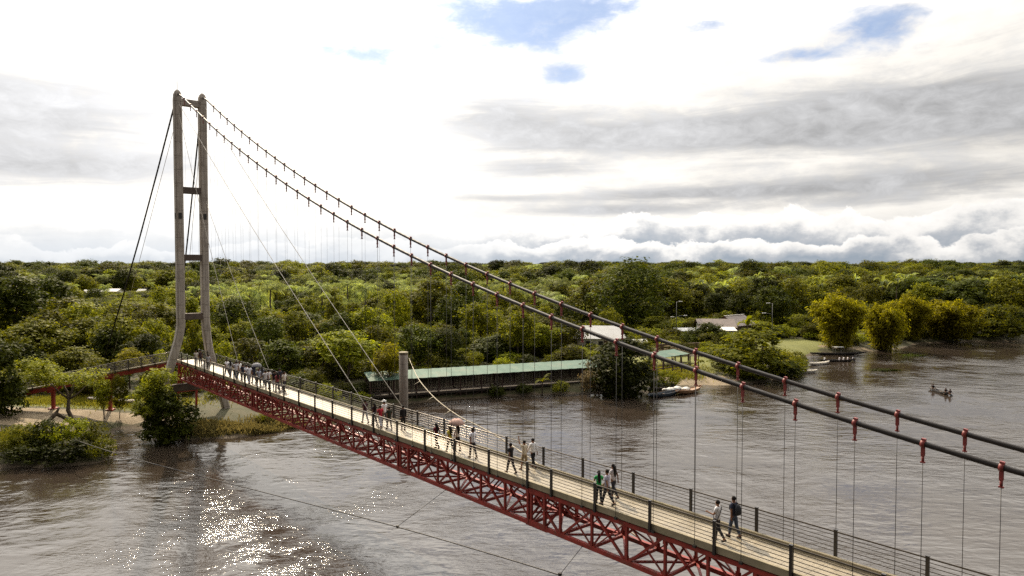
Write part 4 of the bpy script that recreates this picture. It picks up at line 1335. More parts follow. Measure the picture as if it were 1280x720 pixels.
def covered_walkway():
    a = on_z(462, 476.5, 3.1); b = on_z(752, 458.5, 3.1)
    ax, ay = float(a[0]), float(a[1]); dx, dy = float(b[0] - a[0]), float(b[1] - a[1])
    Ln = math.hypot(dx, dy)
    e = empty('covered_walkway', (ax, ay, 0), math.atan2(dy, dx), 'long waterside walkway on stilts under a pale green sheet metal roof', 'walkway')
    # local x along, y back
    r = MB(); n = 46
    rows = []
    for k in range(n + 1):
        x = Ln * k / n; w = .035 * (k % 2)
        rows.append([(x, 0, 3.1 + w), (x, 4.0, 3.66 + w), (x, 4.0, 3.60 + w), (x, 0, 3.04 + w)])
    r.loft([[Vector(p) for p in q] for q in rows])
    r.build('roof', M['roof_green'], e)
    f = MB(); f.box(-.5, Ln + .5, .35, 3.7, .92, 1.04); f.box(-.5, Ln + .5, .3, .36, .8, 1.06); f.build('floor', M['wood_dark'], e)  # floor colour carries the shade beneath the roof
    pm = MB(); pm.box(-.07, .07, -.07, .07, -1.5, 3.06); pme = pm.mesh('post', M['wood_red'])
    pb = MB(); pb.box(-.07, .07, -.07, .07, -1.0, 3.52); pbe = pb.mesh('post', M['wood_red'])
    nb = 11
    for k in range(nb + 1):
        x = .2 + (Ln - .4) * k / nb
        link('post', pme, e, (x, .45, 0)); link('post', pbe, e, (x, 3.6, 0))
    br = MB()
    for k in range(nb):
        x0 = .2 + (Ln - .4) * k / nb; x1 = .2 + (Ln - .4) * (k + 1) / nb
        br.bar((x0, .5, -.5), (x1, .5, .85), .07, .07); br.bar((x1, .56, -.5), (x0, .56, .85), .07, .07)
    br.build('bracing', M['wood_red'], e)
    rl = MB()
    for z in (1.4, 1.75, 2.05): rl.bar((0, .45, z), (Ln, .45, z), .05, .07)
    rl.build('railing', M['wood_red'], e)
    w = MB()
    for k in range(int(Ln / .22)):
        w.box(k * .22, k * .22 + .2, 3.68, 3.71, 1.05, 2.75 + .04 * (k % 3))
    w.build('back_wall', M['wood_dark'], e)  # dark boards added in place of the shade under the roof
    bm = MB(); bm.bar((0, .45, 3.0), (Ln, .45, 3.0), .1, .14); bm.bar((0, 3.6, 3.46), (Ln, 3.6, 3.46), .1, .14); bm.build('beam', M['wood_red'], e)
    # smaller canopy further along
    c = on_z(829, 447, 3.0)
    e2 = empty('small_canopy', (float(c[0]), float(c[1]), gz(c[0], c[1])), R(42), 'small green roofed shelter on the lawn behind the wooden gangway', 'shelter')
    z0 = 3.0 - gz(c[0], c[1])
    r = MB(); r.loft([[Vector((x, y, z)) for y, z in ((0, z0), (3.2, z0 + .5), (3.2, z0 + .44), (0, z0 - .06))] for x in (0, 7.5)]); r.build('roof', M['roof_green'], e2)
    for x in (.2, 3.7, 7.3):
        for y in (.2, 3.0):
            p = MB(); p.box(x - .06, x + .06, y - .06, y + .06, -.4, z0 - .02 + y * .14); p.build('post', M['wood_red'], e2)
    # gangway
    g0 = on_z(817, 470, 1.2); g1 = on_z(873, 460, 1.35)
    gl = math.hypot(g1[0] - g0[0], g1[1] - g0[1])
    e3 = empty('gangway', (float(g0[0]), float(g0[1]), 0), math.atan2(g1[1] - g0[1], g1[0] - g0[0]), 'brown timber gangway with tall posts above the sandy landing', 'gangway')
    d = MB()
    for k in range(int(gl / .3)): d.box(k * .3, k * .3 + .28, 0, 1.7, 1.12, 1.18)
    d.build('planks', M['wood'], e3)
    d = MB(); d.bar((0, .05, 1.02), (gl, .05, 1.02), .12, .2); d.bar((0, 1.65, 1.02), (gl, 1.65, 1.02), .12, .2); d.build('beam', M['wood_red'], e3)
    pm = MB(); pm.box(-.06, .06, -.06, .06, -.5, 3.5); pme = pm.mesh('post', M['wood_red'])
    for k in range(6):
        link('post', pme, e3, (.1 + (gl - .2) * k / 5, -.08, 0))
        link('post', pme, e3, (.1 + (gl - .2) * k / 5, 1.78, 0))
    for y in (-.08, 1.78):
        d = MB()
        for z in (1.7, 2.2): d.bar((0, y, z), (gl, y, z), .05, .08)
        d.build('railing', M['wood_red'], e3)


covered_walkway()


def house(name, x, y, rz, L, D, wall_h, rise, roofm, wallm, label, hip=0.0, over=.5, windows=2, cat='house', g0=None, cap=False):
    g = gz(x, y) if g0 is None else g0
    e = empty(name, (x, y, g), rz, label, cat)
    w = MB(); w.box(-L / 2, L / 2, -D / 2, D / 2, -.6, wall_h)
    if not hip: w.add([(-L / 2, -D / 2, wall_h), (-L / 2, D / 2, wall_h), (-L / 2, 0, wall_h + rise * .93)], [(0, 1, 2)]); w.add([(L / 2, -D / 2, wall_h), (L / 2, D / 2, wall_h), (L / 2, 0, wall_h + rise * .93)], [(0, 2, 1)])
    w.build('wall', wallm, e)
    r = MB(); l, d = L / 2 + over, D / 2 + over; z0 = wall_h - rise * over / (D / 2) * .6; z1 = wall_h + rise; t = .09
    hp = hip * L / 2
    for dz, fl in ((0, False), (-t, True)):
        vs = [(-l, -d, z0 + dz), (l, -d, z0 + dz), (l, d, z0 + dz), (-l, d, z0 + dz), (-l + hp, 0, z1 + dz), (l - hp, 0, z1 + dz)]
        fs = [(0, 1, 5, 4), (2, 3, 4, 5)] + ([(1, 2, 5), (3, 0, 4)] if hip else [])
        r.add(vs, [f[::-1] for f in fs] if fl else fs)
    r.add([(-l, -d, z0), (l, -d, z0), (l, -d, z0 - t), (-l, -d, z0 - t)], [(0, 3, 2, 1)]); r.add([(-l, d, z0), (l, d, z0), (l, d, z0 - t), (-l, d, z0 - t)], [(0, 1, 2, 3)])
    ro = r.build('roof', roofm, e)
    if cap:
        c = MB(); c.bar((-l + hp, 0, z1 + .03), (l - hp, 0, z1 + .03), .32, .07); c.build('ridge_cap', M['tarp'], ro)
    dm = MB(); dm.box(-.45, .45, -D / 2 - .04, -D / 2 + .02, 0, 2.0); dm.build('door', M['wood'], e, (L * .12, 0, 0))
    for k in range(windows):
        xx = -L / 2 + L * (k + .6) / (windows + .4)
        if abs(xx - L * .12) < .9: xx -= 1.3
        f = MB(); f.box(-.52, .52, -D / 2 - .05, -D / 2 + .02, 1.0, 1.95); fo = f.build('window', M['lamp_white'], e, (xx, 0, 0))
        p = MB(); p.box(-.44, .44, -D / 2 - .06, -D / 2 - .045, 1.07, 1.88); p.build('pane', M['dark'], fo)
    return e


def buildings():
    def X(px, Y): return (px - 640) / FPX * Y
    house('boat_house', X(750, 133), 133, R(-6), 8.6, 6.4, 2.6, 1.9, M['roof_grey'], M['white_wall'], 'white walled building with a pale grey hipped roof behind the green roofed walkway', hip=.35, over=.6, cat='building')
    house('shed', X(797, 130), 129, R(10), 2.6, 2.2, 2.0, .5, M['tarp'], M['white_wall'], 'tiny white roofed shed at the right corner of the pale grey hipped roof', over=.25, windows=0, cat='shed')
    house('brown_roofed_house', X(894, 154), 154, R(-4), 7.2, 6.0, 3.0, 1.5, M['roof_brown'], M['white_wall'], 'house with a rusty brown gable roof and a white lean-to awning in front', over=.5)
    house('gabled_house', X(920, 158), 159, R(38), 6.5, 5.5, 3.0, 1.9, M['roof_brown'], M['wood'], 'brown roofed house with a white ridge cap, right of the awning house', over=.5, cap=True)
    # awning
    ax = X(900, 150); g = gz(ax, 150)
    e = empty('awning', (ax, 149.4, g), R(-4), 'white sheet awning in front of the rusty brown gable roof', 'awning')
    r = MB(); r.loft([[Vector((x, y, z)) for y, z in ((-1.6, 2.5), (1.3, 3.05), (1.3, 3.0), (-1.6, 2.45))] for x in (-3.4, 3.2)]); r.build('roof', M['tarp'], e)
    for x in (-3.2, 3.0):
        p = MB(); p.box(x - .05, x + .05, -1.5, -1.4, -.4, 2.46); p.build('post', M['pole_grey'], e)
    house('low_shed', X(858, 150), 150, R(12), 5.2, 3.0, 2.3, .5, M['roof_grey'], M['wood'], 'low dark shed with a faded grey roof beside the double lamp post', over=.3, windows=1, cat='shed')
    for i, (px, Y, L, D, h, lab) in enumerate(((114, 335, 5.0, 4, 2.6, 'small white house at the left end of the far clearing'), (127, 348, 4.0, 4, 2.4, 'smallest white house in the middle of the far clearing'),
                                               (140, 332, 7.5, 5, 3.0, 'largest white house at the right end of the far clearing'), (178, 345, 3.5, 3, 2.4, 'small white hut right of the backstay cable in the far clearing'))):
        house('white_house', X(px, Y), Y, R(8 - 6 * i), L, D, h, 1.1, M['roof_grey'] if i == 1 else M['tarp'], M['white_wall'], lab, windows=1)
    # lamp posts
    def lamp(px, Y, top, arms, label):
        x = X(px, Y); g = gz(x, Y); zt = HCAM - (top - 331) / FPX * Y - g
        e = empty('street_lamp', (x, Y, g), 0, label, 'street lamp')
        p = MB(); p.tube([(0, 0, -.5), (0, 0, zt * .6), (0, 0, zt)], [.085, .065, .045], 8); p.build('pole', M['pole_grey'], e)
        for dx, dz in arms:
            a = MB(); a.tube([(0, 0, zt + dz - .25), (dx * .5, 0, zt + dz - .05), (dx, 0, zt + dz)], .035, 6); ao = a.build('arm', M['pole_grey'], e)
            h = MB(); h.loft([[Vector((dx + sx * .1, y, zt + dz + z)) for y, z in ((-.16, -.03), (.16, -.03), (.12, .09), (-.12, .09))] for sx in ((0, 7) if dx > 0 else (-7, 0))]); h.build('lamp_head', M['lamp_white'], ao)
    lamp(846, 146, 377, ((.5, 0), (1.5, -2.9), (-.5, -3.2)), 'grey lamp post with arms at two heights beside the brown roofed house')
    lamp(966, 140, 379, ((-.5, 0), (-1.3, -2.0)), 'thin lamp post standing above the wide bright yellow green tree')
    # garden wall near the walkway
    x, y = X(850, 131), 131
    w = MB(); w.box(-4.6, 4.6, -.1, .1, -.5, 1.5); w.box(-4.7, 4.7, -.14, .14, 1.5, 1.58)
    o = w.build('boundary_wall', M['wood'], None, (x, y, gz(x, y))); o.rotation_euler = (0, 0, R(16)); tag(o, 'low brown boundary wall behind the small green roofed shelter', 'wall')


buildings()


# ================================================================== boats
def hull(L, Wd, D, sheer=.3, bow=1.0, stern=.55, n=17, t=.05):
    rings = []
    for k in range(n):
        f = k / (n - 1) * 2 - 1
        e = bow if f > 0 else stern
        w = Wd / 2 * max(.03, (1 - abs(f) ** 2.6 * e))
        z = sheer * f * f * (1.0 if f > 0 else .6); d = D * (1 - .55 * abs(f) ** 3)
        x = f * L / 2; top = D + z
        wi = max(w - t, .01); di = d - t
        rings.append([Vector(p) for p in ((x, w, top), (x, w * .82, top - d * .62), (x, w * .3, top - d), (x, -w * .3, top - d), (x, -w * .82, top - d * .62), (x, -w, top),
                                          (x, -wi, top), (x, -wi * .8, top - di * .6), (x, -wi * .28, top - di), (x, wi * .28, top - di), (x, wi * .8, top - di * .6), (x, wi, top))])
    m = MB(); m.loft(rings); return m


def boat(name, x, y, rz, L, Wd, D, hm, label, cat='boat', sheer=.3, seats=3, draft=.12, bow=1.0, stern=.55, extra=None, group=None):
    e = empty(name, (x, y, -draft), rz, label, cat, group)
    hull(L, Wd, D, sheer, bow, stern).build('hull', M[hm], e)
    for k in range(seats):
        xx = -L * .32 + L * .6 * k / max(1, seats - 1); s = MB(); s.box(xx - .11, xx + .11, -Wd * .42, Wd * .42, D * .62, D * .62 + .03); s.build('seat', M['wood'], e)
    if extra: extra(e)
    return e


def boats():
    def P(px, py): q = on_z(px, py, 0); return float(q[0]), float(q[1])
    def along(a, b):
        A, B = P(*a), P(*b)
        return (A[0] + B[0]) / 2, (A[1] + B[1]) / 2, math.atan2(B[1] - A[1], B[0] - A[0]), math.hypot(B[0] - A[0], B[1] - A[1])
    x, y, rz, L = along((846, 494), (877, 488))
    def bowcap(e):
        m = MB(); m.loft([[Vector((xx, w * s, z)) for s, z in ((1, .52 + dz), (1, .46 + dz), (-1, .46 + dz), (-1, .52 + dz))] for xx, w, dz in ((.2, .62, .0), (1.4, .55, .06), (2.1, .3, .2))]); m.build('bow_deck', M['hull_orange'], e)
    boat('cargo_canoe', x, y, rz, max(L, 5.5), 1.35, .62, 'hull_orange', 'wooden cargo boat with an orange brown bow moored at the sandy landing', sheer=.35, extra=bowcap)
    x, y, rz, L = along((822, 496), (850, 491.5))
    boat('cargo_canoe', x - .6, y - .5, rz, 6.5, 1.3, .55, 'hull_blue', 'navy hulled canoe tied alongside the orange bowed cargo boat', sheer=.25)
    x, y, rz, L = along((816, 489), (842, 485))
    boat('cargo_canoe', x, y + .4, rz, 6.0, 1.2, .5, 'hull_dark', 'black hulled canoe beneath the edge of the very dark waterside tree', sheer=.25)
    # covered load heaps
    rng = random.Random(3)
    for i, (px, py, s, lab) in enumerate(((836, 487, .9, 'white tarpaulin bundle at the left of the loaded boats'), (846, 486, 1.05, 'largest white tarpaulin heap amid the loaded boats'), (857, 486, .8, 'white tarpaulin bundle beside the orange bow'))):
        q = on_z(px, py, .5); m = MB(); vs = []
        m.ball((0, 0, 0), (s * .95, s * .55, s * .42), 14, 8)
        m.v = [(a * (1 + .18 * math.sin(5 * b + i) + .1 * math.sin(9 * c)), b * (1 + .2 * math.sin(6 * a + i)), max(-.1, c * (1 + .22 * math.sin(7 * a + 4 * b)))) for a, b, c in m.v]
        o = m.build('tarpaulin', M['tarp'], None, (float(q[0]), float(q[1]), .38)); o.rotation_euler = (0, 0, .3 * i); tag(o, lab, 'tarpaulin')
    x, y, rz, L = along((1013, 443.5), (1083, 443))
    def canopy(e):
        m = MB(); m.loft([[Vector((xx, yy, 1.55 + .18 * (1 - yy * yy) + dz)) for yy, dz in ((-.6, 0), (-.3, 0), (0, 0), (.3, 0), (.6, 0), (.6, -.05), (0, -.05), (-.6, -.05))] for xx in (-1.0, .9)]); m.build('canopy', M['roof_grey'], e)
        for xx in (-.9, .8):
            for yy in (-.5, .5):
                m = MB(); m.bar((xx, yy, .4), (xx, yy, 1.6), .05); m.build('post', M['pole_grey'], e)
    boat('river_boat', x, y, rz, L, 1.2, .45, 'hull_dark', 'long dark river boat with a small grey canopy, moored under the largest bamboo clump', sheer=.25, seats=5, extra=canopy)
    x, y, rz, L = along((1011, 457), (1037, 454.5))
    boat('skiff', x, y, rz, L, 1.1, .5, 'hull_white', 'white skiff moored at the grassy bank below the long dark boat', sheer=.2)
    x, y, rz, L = along((999, 466), (1021, 465.5))
    boat('skiff', x, y, rz, max(L, 3.4), 1.1, .5, 'hull_white', 'white skiff nearest the main cable, beside the dark bush on the bank', sheer=.2)
    x, y, rz, L = along((1022, 452), (1070, 451.5))
    b1 = boat('passenger_canoe', x, y, rz, L, 1.15, .45, 'hull_dark', 'low dark canoe carrying passengers in white shirts off the grassy bank', sheer=.2, seats=6)
    a = P(1163, 487); b = P(1187, 494.5)
    rz2 = math.atan2(b[1] - a[1], b[0] - a[0])
    boat('paddle_canoe', (a[0] + b[0]) / 2, (a[1] + b[1]) / 2, rz2, math.hypot(b[0] - a[0], b[1] - a[1]) + .6, .8, .38, 'hull_dark', 'narrow dark canoe with three paddlers in the middle of the open river', sheer=.3)
    for px, py, Y, L_, lab in ((126, 482, 84.5, 3.0, 'white skiff hauled out on the bank behind the left part of the ramp'), (163, 481, 84.0, 2.6, 'white skiff hauled out behind the ramp nearer the light topped tree'), (216, 487, 83.5, 1.8, 'small white skiff hauled out under the ramp beside the near tower leg')):
        q = at_y(px, py, Y); e = boat('skiff', float(q[0]), float(q[1]), R(6), L_, .95, .42, 'hull_white', lab, sheer=.16, seats=2, draft=0); e.location.z = gz(q[0], q[1]) + .02
    # drifting clumps of water plants
    for px, py, s, lab in ((1139, 445, 1.9, 'dark floating weed clump close to the bamboo clumps'), (1104, 463.5, 2.1, 'dark floating weed clump in open water below the first one')):
        q = on_z(px, py, 0); rng2 = np.random.default_rng(px)
        V, F = crown_leaves(rng2, [(0, 0, .02, s, s * .5, .22), (s * .7, .2, .02, s * .6, .4, .16)], 900, .22, 1.6, .8, .5)
        o = link('floating_weeds', np_mesh('floating_weeds', V, F, [M['leaf_dark']]), None, (float(q[0]), float(q[1]), .0)); tag(o, lab, 'water plants')


boats()

# ================================================================== people
DUMMY = {}


def skin_mesh(name, verts, edges, radii, root, sub=1):
    me = bpy.data.meshes.new(name)
    me.from_pydata([tuple(v) for v in verts], edges, [])
    o = bpy.data.objects.new(name, me); COL.objects.link(o)
    md = o.modifiers.new('skin', 'SKIN'); md.use_smooth_shade = True
    lay = me.skin_vertices[0].data if len(me.skin_vertices) else None
    if lay is None:
        return None
    for i, r in enumerate(radii):
        lay[i].radius = r if hasattr(r, '__len__') else (r, r)
        lay[i].use_root = (i == root)
    if sub:
        s = o.modifiers.new('sub', 'SUBSURF'); s.levels = sub; s.render_levels = sub
    dg = bpy.context.evaluated_depsgraph_get(); dg.update()
    out = bpy.data.meshes.new_from_object(o.evaluated_get(dg))
    out.name = name
    bpy.data.objects.remove(o); bpy.data.meshes.remove(me)
    return out


def rot(v, ang):
    """swing a downwards vector forwards by ang about X"""
    return np.array([v[0], v[1] * math.cos(ang) - v[2] * math.sin(ang), v[1] * math.sin(ang) + v[2] * math.cos(ang)])


def joints(pose):
    J = {}
    st, sit = pose.get('stride', 0), pose.get('sit', False)
    arms = pose.get('arms', (0, 0, .15, .15))          # swing L, swing R, elbow L, elbow R
    tw = pose.get('lean', 0.0)
    J['pelvis'] = np.array([0, 0, .95]); J['waist'] = np.array([0, .01 + tw * .3, 1.09]); J['chest'] = np.array([0, .015 + tw * .8, 1.28])
    J['neckb'] = np.array([0, tw, 1.43]); J['neck'] = np.array([0, .012 + tw, 1.495]); J['head1'] = np.array([0, .025 + tw * 1.1, 1.565]); J['head2'] = np.array([0, .02 + tw * 1.1, 1.65]); J['top'] = np.array([0, .01 + tw * 1.1, 1.705])
    J['nose'] = J['head1'] + np.array([0, .098, .035])
    for sg, sd in ((-1, 'L'), (1, 'R')):
        J['ear' + sd] = J['head1'] + np.array([sg * .082, -.005, .045])
        sh = np.array([sg * .175, tw, 1.40]); a = arms[0 if sd == 'L' else 1]; b = arms[2 if sd == 'L' else 3]
        up = rot(np.array([sg * .035, 0, -.27]), a); fo = rot(np.array([sg * .0, 0, -.24]), a + b)
        if abs(a) > 1.2: up[0] = sg * .02; fo[0] = -sg * .06
        J['sh' + sd] = sh; J['el' + sd] = sh + up; J['wr' + sd] = sh + up + fo
        f = fo / np.linalg.norm(fo); J['palm' + sd] = J['wr' + sd] + f * .06
        side = np.array([0, 1, 0]) if abs(f[1]) < .8 else np.array([0, 0, 1]); side = side - f * (side @ f); side /= np.linalg.norm(side)
        curl = np.cross(f, side) * sg
        for k, (o, l) in enumerate(((-.03, .065), (-.01, .08), (.011, .085), (.031, .075))):
            b0 = J['palm' + sd] + side * o + f * .03
            J['f%d%s' % (k, sd)] = b0; J['g%d%s' % (k, sd)] = b0 + f * l * .5 - curl * .01; J['h%d%s' % (k, sd)] = b0 + f * l * .85 - curl * .032
        J['t0' + sd] = J['wr' + sd] + f * .035 + side * .035; J['t1' + sd] = J['wr' + sd] + f * .085 + side * .062 - curl * .012
        hip = np.array([sg * .09, 0, .90])
        if sit:
            th, ph = 1.45, 1.5
        else:
            th = st * (.42 if sd == 'L' else -.30); ph = .10 if (st * (1 if sd == 'L' else -1)) >= 0 else .42 * abs(st) + .05
        kn = hip + rot(np.array([0, 0, -.42]), th); an = kn + rot(np.array([0, 0, -.41]), th - ph)
        J['hip' + sd] = hip; J['kn' + sd] = kn; J['an' + sd] = an
        tilt = 0 if th >= 0 else -.5 * abs(st)
        J['toe' + sd] = an + rot(np.array([0, .16, -.045]), tilt); J['heel' + sd] = an + rot(np.array([0, -.045, -.045]), tilt)
    low = min(J['toeL'][2], J['toeR'][2], J['heelL'][2], J['heelR'][2]) - .035
    if sit: low = .90 - .13
    for k in J: J[k] = J[k] - np.array([0, 0, low])
    return J


def chain(J, spec, edges, root):
    names = list(spec); idx = {n: i for i, n in enumerate(names)}
    return [J[n] for n in names], [(idx[a], idx[b]) for a, b in edges], [spec[n] for n in names], idx[root]


def figure(pose, woman=False, sleeves='short', legs='long', hair='short'):
    key = (tuple(sorted((k, v if not isinstance(v, list) else tuple(v)) for k, v in pose.items())), woman, sleeves, legs, hair)
    if key in DUMMY: return DUMMY[key]
    J = joints(pose)
    k = .9 if woman else 1.0
    J['shm'] = None
    spec = dict(pelvis=(.135, .10), waist=(.115 * k, .088), chest=(.145 * k, .10), neckb=(.075, .065), neck=.050, head1=(.066, .076), head2=(.074, .086), top=(.052, .06), nose=.012)
    E = [('pelvis', 'waist'), ('waist', 'chest'), ('chest', 'neckb'), ('neckb', 'neck'), ('neck', 'head1'), ('head1', 'head2'), ('head2', 'top'), ('head1', 'nose')]
    for s in 'LR':
        spec.update({'ear' + s: .013, 'sh' + s: .056 * k, 'el' + s: .041 * k, 'wr' + s: .028, 'palm' + s: (.032, .022), 't0' + s: .011, 't1' + s: .009, 'hip' + s: .088, 'kn' + s: .058, 'an' + s: .040, 'toe' + s: .032, 'heel' + s: .03})
        E += [('head1', 'ear' + s), ('neckb', 'sh' + s), ('sh' + s, 'el' + s), ('el' + s, 'wr' + s), ('wr' + s, 'palm' + s), ('wr' + s, 't0' + s), ('t0' + s, 't1' + s), ('pelvis', 'hip' + s), ('hip' + s, 'kn' + s), ('kn' + s, 'an' + s), ('an' + s, 'toe' + s), ('an' + s, 'heel' + s)]
        for q in range(4):
            spec.update({'f%d%s' % (q, s): .010, 'g%d%s' % (q, s): .0088, 'h%d%s' % (q, s): .0075})
            E += [('palm' + s, 'f%d%s' % (q, s)), ('f%d%s' % (q, s), 'g%d%s' % (q, s)), ('g%d%s' % (q, s), 'h%d%s' % (q, s))]
    del J['shm']
    body = skin_mesh('body', *chain(J, spec, E, 'pelvis'))
    # shirt
    J2 = dict(J); J2['hem'] = J['pelvis'] + np.array([0, 0, -.06])
    sp = dict(hem=(.172, .135), waist=(.160 * k, .125), chest=(.185 * k, .132), neckb=(.088, .078))
    E = [('hem', 'waist'), ('waist', 'chest'), ('chest', 'neckb')]
    for s in 'LR':
        J2['sl' + s] = J['sh' + s] * .35 + J['el' + s] * .65 if sleeves == 'short' else J['wr' + s] * .92 + J['el' + s] * .08
        sp.update({'sh' + s: .074 * k, 'sl' + s: .062 if sleeves == 'short' else .046}); E.append(('neckb', 'sh' + s))
        if sleeves == 'long': sp['el' + s] = .058; E += [('sh' + s, 'el' + s), ('el' + s, 'sl' + s)]
        else: E.append(('sh' + s, 'sl' + s))
    shirt = skin_mesh('shirt', *chain(J2, sp, E, 'waist'))
    # trousers / shorts / skirt
    J3 = dict(J); J3['band'] = J['pelvis'] + np.array([0, 0, .05])
    sp = dict(band=(.142, .108), pelvis=(.148, .112)); E = [('band', 'pelvis')]
    for s in 'LR':
        J3['cuff' + s] = J['an' + s] * .93 + J['kn' + s] * .07 if legs == 'long' else J['kn' + s] * .9 + J['hip' + s] * .1
        sp.update({'hip' + s: .103, 'cuff' + s: .058 if legs == 'long' else .085}); E.append(('pelvis', 'hip' + s))
        if legs == 'long': sp['kn' + s] = .074; E += [('hip' + s, 'kn' + s), ('kn' + s, 'cuff' + s)]
        else: E.append(('hip' + s, 'cuff' + s))
    trousers = skin_mesh('trousers', *chain(J3, sp, E, 'pelvis'))
    # shoes
    sp = {}; E = []
    b = MB()
    for s in 'LR':
        a, t, h = J['an' + s], J['toe' + s], J['heel' + s]
        b.tube([h + np.array([0, -.02, .0]), h, a * .5 + t * .5 + np.array([0, 0, -.02]), t, t + (t - h) * .12], [.02, .043, .047, .042, .016], 8)
    shoes = b.mesh('shoes')
    # hair: a shell over the skull, open at the face
    hm = MB(); c = (J['head1'] + J['head2']) / 2 + np.array([0, -.012, .025])
    hm.ball(tuple(c), (.091, .104, .098), 16, 10)
    vs = hm.v; drop = {i for i, v in enumerate(vs) if (v[1] > c[1] + .045 and v[2] < c[2] + .035) or v[2] < c[2] - .075}
    hm.f, hm.sm = zip(*[(f, s) for f, s in zip(hm.f, hm.sm) if not any(i in drop for i in f)]); hm.f = list(hm.f); hm.sm = list(hm.sm)
    if hair == 'long':
        n = J['neckb']
        hm.tube([c + np.array([0, -.05, .03]), c + np.array([0, -.085, -.06]), n + np.array([0, -.10, .02]), n + np.array([0, -.125, -.15]), n + np.array([0, -.12, -.32])], [.05, .082, .088, .078, .03], 10)
    if hair == 'bun': hm.ball(tuple(c + np.array([0, -.1, .03])), .045, 10, 8)
    hairm = hm.mesh('hair')
    # face
    f = MB()
    for sx in (-.03, .03): f.ball(tuple(J['head1'] + np.array([sx, .068, .062])), (.012, .008, .008), 8, 6)
    eyes = f.mesh('eyes')
    f = MB(); f.ball(tuple(J['head1'] + np.array([0, .073, -.008])), (.024, .008, .006), 8, 6); mouth = f.mesh('mouth')
    for m in (body, shirt, trousers, shoes, hairm, eyes, mouth):
        if not m.materials: m.materials.append(None)
    DUMMY[key] = dict(body=body, shirt=shirt, trousers=trousers, shoes=shoes, hair=hairm, eyes=eyes, mouth=mouth, J=J)
    return DUMMY[key]


CLOTH = {}


def cloth(c, rough=.85):
    if c not in CLOTH: CLOTH[c] = mat('cloth %d' % len(CLOTH), c, rough, .14, 5, spec=.2)
    return CLOTH[c]


SKIN_A, SKIN_B = (.26, .135, .08), (.18, .09, .055)
HAIR = (.012, .009, .008)
WHITE, CREAM, BLACK, NAVY, JEANS, MAROON, RED, GREEN, YEL, GREY, LILAC, KHAKI, OLIVE = (.74, .74, .76), (.60, .52, .40), (.018, .016, .018), (.028, .032, .055), (.05, .065, .10), (.13, .025, .035), (.45, .03, .05), (.03, .30, .08), (.50, .42, .06), (.33, .33, .36), (.36, .34, .42), (.30, .23, .14), (.09, .09, .05)


def person(loc, rz, h, label, shirt, trousers, pose, woman=False, sleeves='short', legs='long', hair='short', skin=SKIN_A, shoes=(.03, .026, .024), group=None, hat=None):
    f = figure(pose, woman, sleeves, legs, hair)
    s = h / 1.74
    e = empty('person', loc, rz, label, 'person', group, (s, s, s))
    for nm, c in (('body', skin), ('shirt', shirt), ('trousers', trousers), ('shoes', shoes), ('hair', HAIR), ('eyes', BLACK), ('mouth', (.22, .07, .055))):
        o = link(nm, f[nm], e); o.material_slots[0].link = 'OBJECT'; o.material_slots[0].material = cloth(c)
    if hat:
        m = MB(); c = f['J']['head2'] + np.array([0, 0, .02])
        m.tube([c, c + np.array([0, 0, .012])], .16, 16); m.tube([c, c + np.array([0, -.005, .07]), c + np.array([0, -.005, .105])], [.105, .095, .06], 14)
        o = m.build('hat', cloth(hat), e)
    e['_h'] = h
    return e


W1 = dict(stride=.75, arms=(-.35, .35, .2, .35)); W2 = dict(stride=-.75, arms=(.35, -.35, .35, .2)); W3 = dict(stride=.55, arms=(-.15, .2, .15, .2)); STAND = dict(stride=.15, arms=(.0, .05, .1, .15))
CARRY = dict(stride=-.7, arms=(.25, .1, 1.5, .15)); RAISE = dict(stride=.6, arms=(2.2, .1, .5, .2)); HUG = dict(stride=.5, arms=(.5, .7, .9, 1.1)); HOLD = dict(stride=.4, arms=(.1, .75, .15, 1.55))
SIT = dict(sit=True, arms=(.6, .6, .7, .7), lean=.04)
AWAY = math.atan2(-(-BDIR[0]), -BDIR[1])            # facing the tower
TOWARD = AWAY + math.pi


def on_deck(px, feet):
    q = on_z(px, feet, DECK_Z)
    r = q[:2] - BO
    s = float(r @ BDIR); off = min(max(float(r @ BNRM), .38), BW - .38)
    x, y = bxy(s, off)
    return (x, y, DECK_Z), s, off


def umbrella(at, h, color, label, tilt=.12):
    e = empty('umbrella', (at[0], at[1], at[2]), random.uniform(0, 1), label, 'umbrella')
    n = 8; m = MB(); rings = []
    for rr, z in ((.03, .26), (.2, .235), (.34, .15), (.46, 0.0)):
        rings.append([Vector((rr * math.cos(2 * math.pi * k / 32), rr * math.sin(2 * math.pi * k / 32), h + z - (.03 * rr * (1 - math.cos(8 * 2 * math.pi * k / 32)) if rr > .1 else 0))) for k in range(32)])
    m.loft(rings, cap=False); m.add([(0, 0, h + .275)] + [tuple(v) for v in rings[0]], [(0, 1 + k, 1 + (k + 1) % 32) for k in range(32)])
    for sm in range(len(m.sm)): m.sm[sm] = True
    o = m.build('canopy', cloth(color), e); sd = o.modifiers.new('thick', 'SOLIDIFY'); sd.thickness = .006
    m = MB(); m.tube([(0, 0, h - .75), (0, 0, h + .33)], .01, 6); m.build('shaft', M['rail'], e)
    m = MB(); m.tube([(0, 0, h - .75), (0, 0, h - .84), (.03, 0, h - .87), (.06, 0, h - .84)], .014, 6); m.build('handle', M['wood'], e)
    e.rotation_euler = (tilt, tilt * .5, 0)
    return e


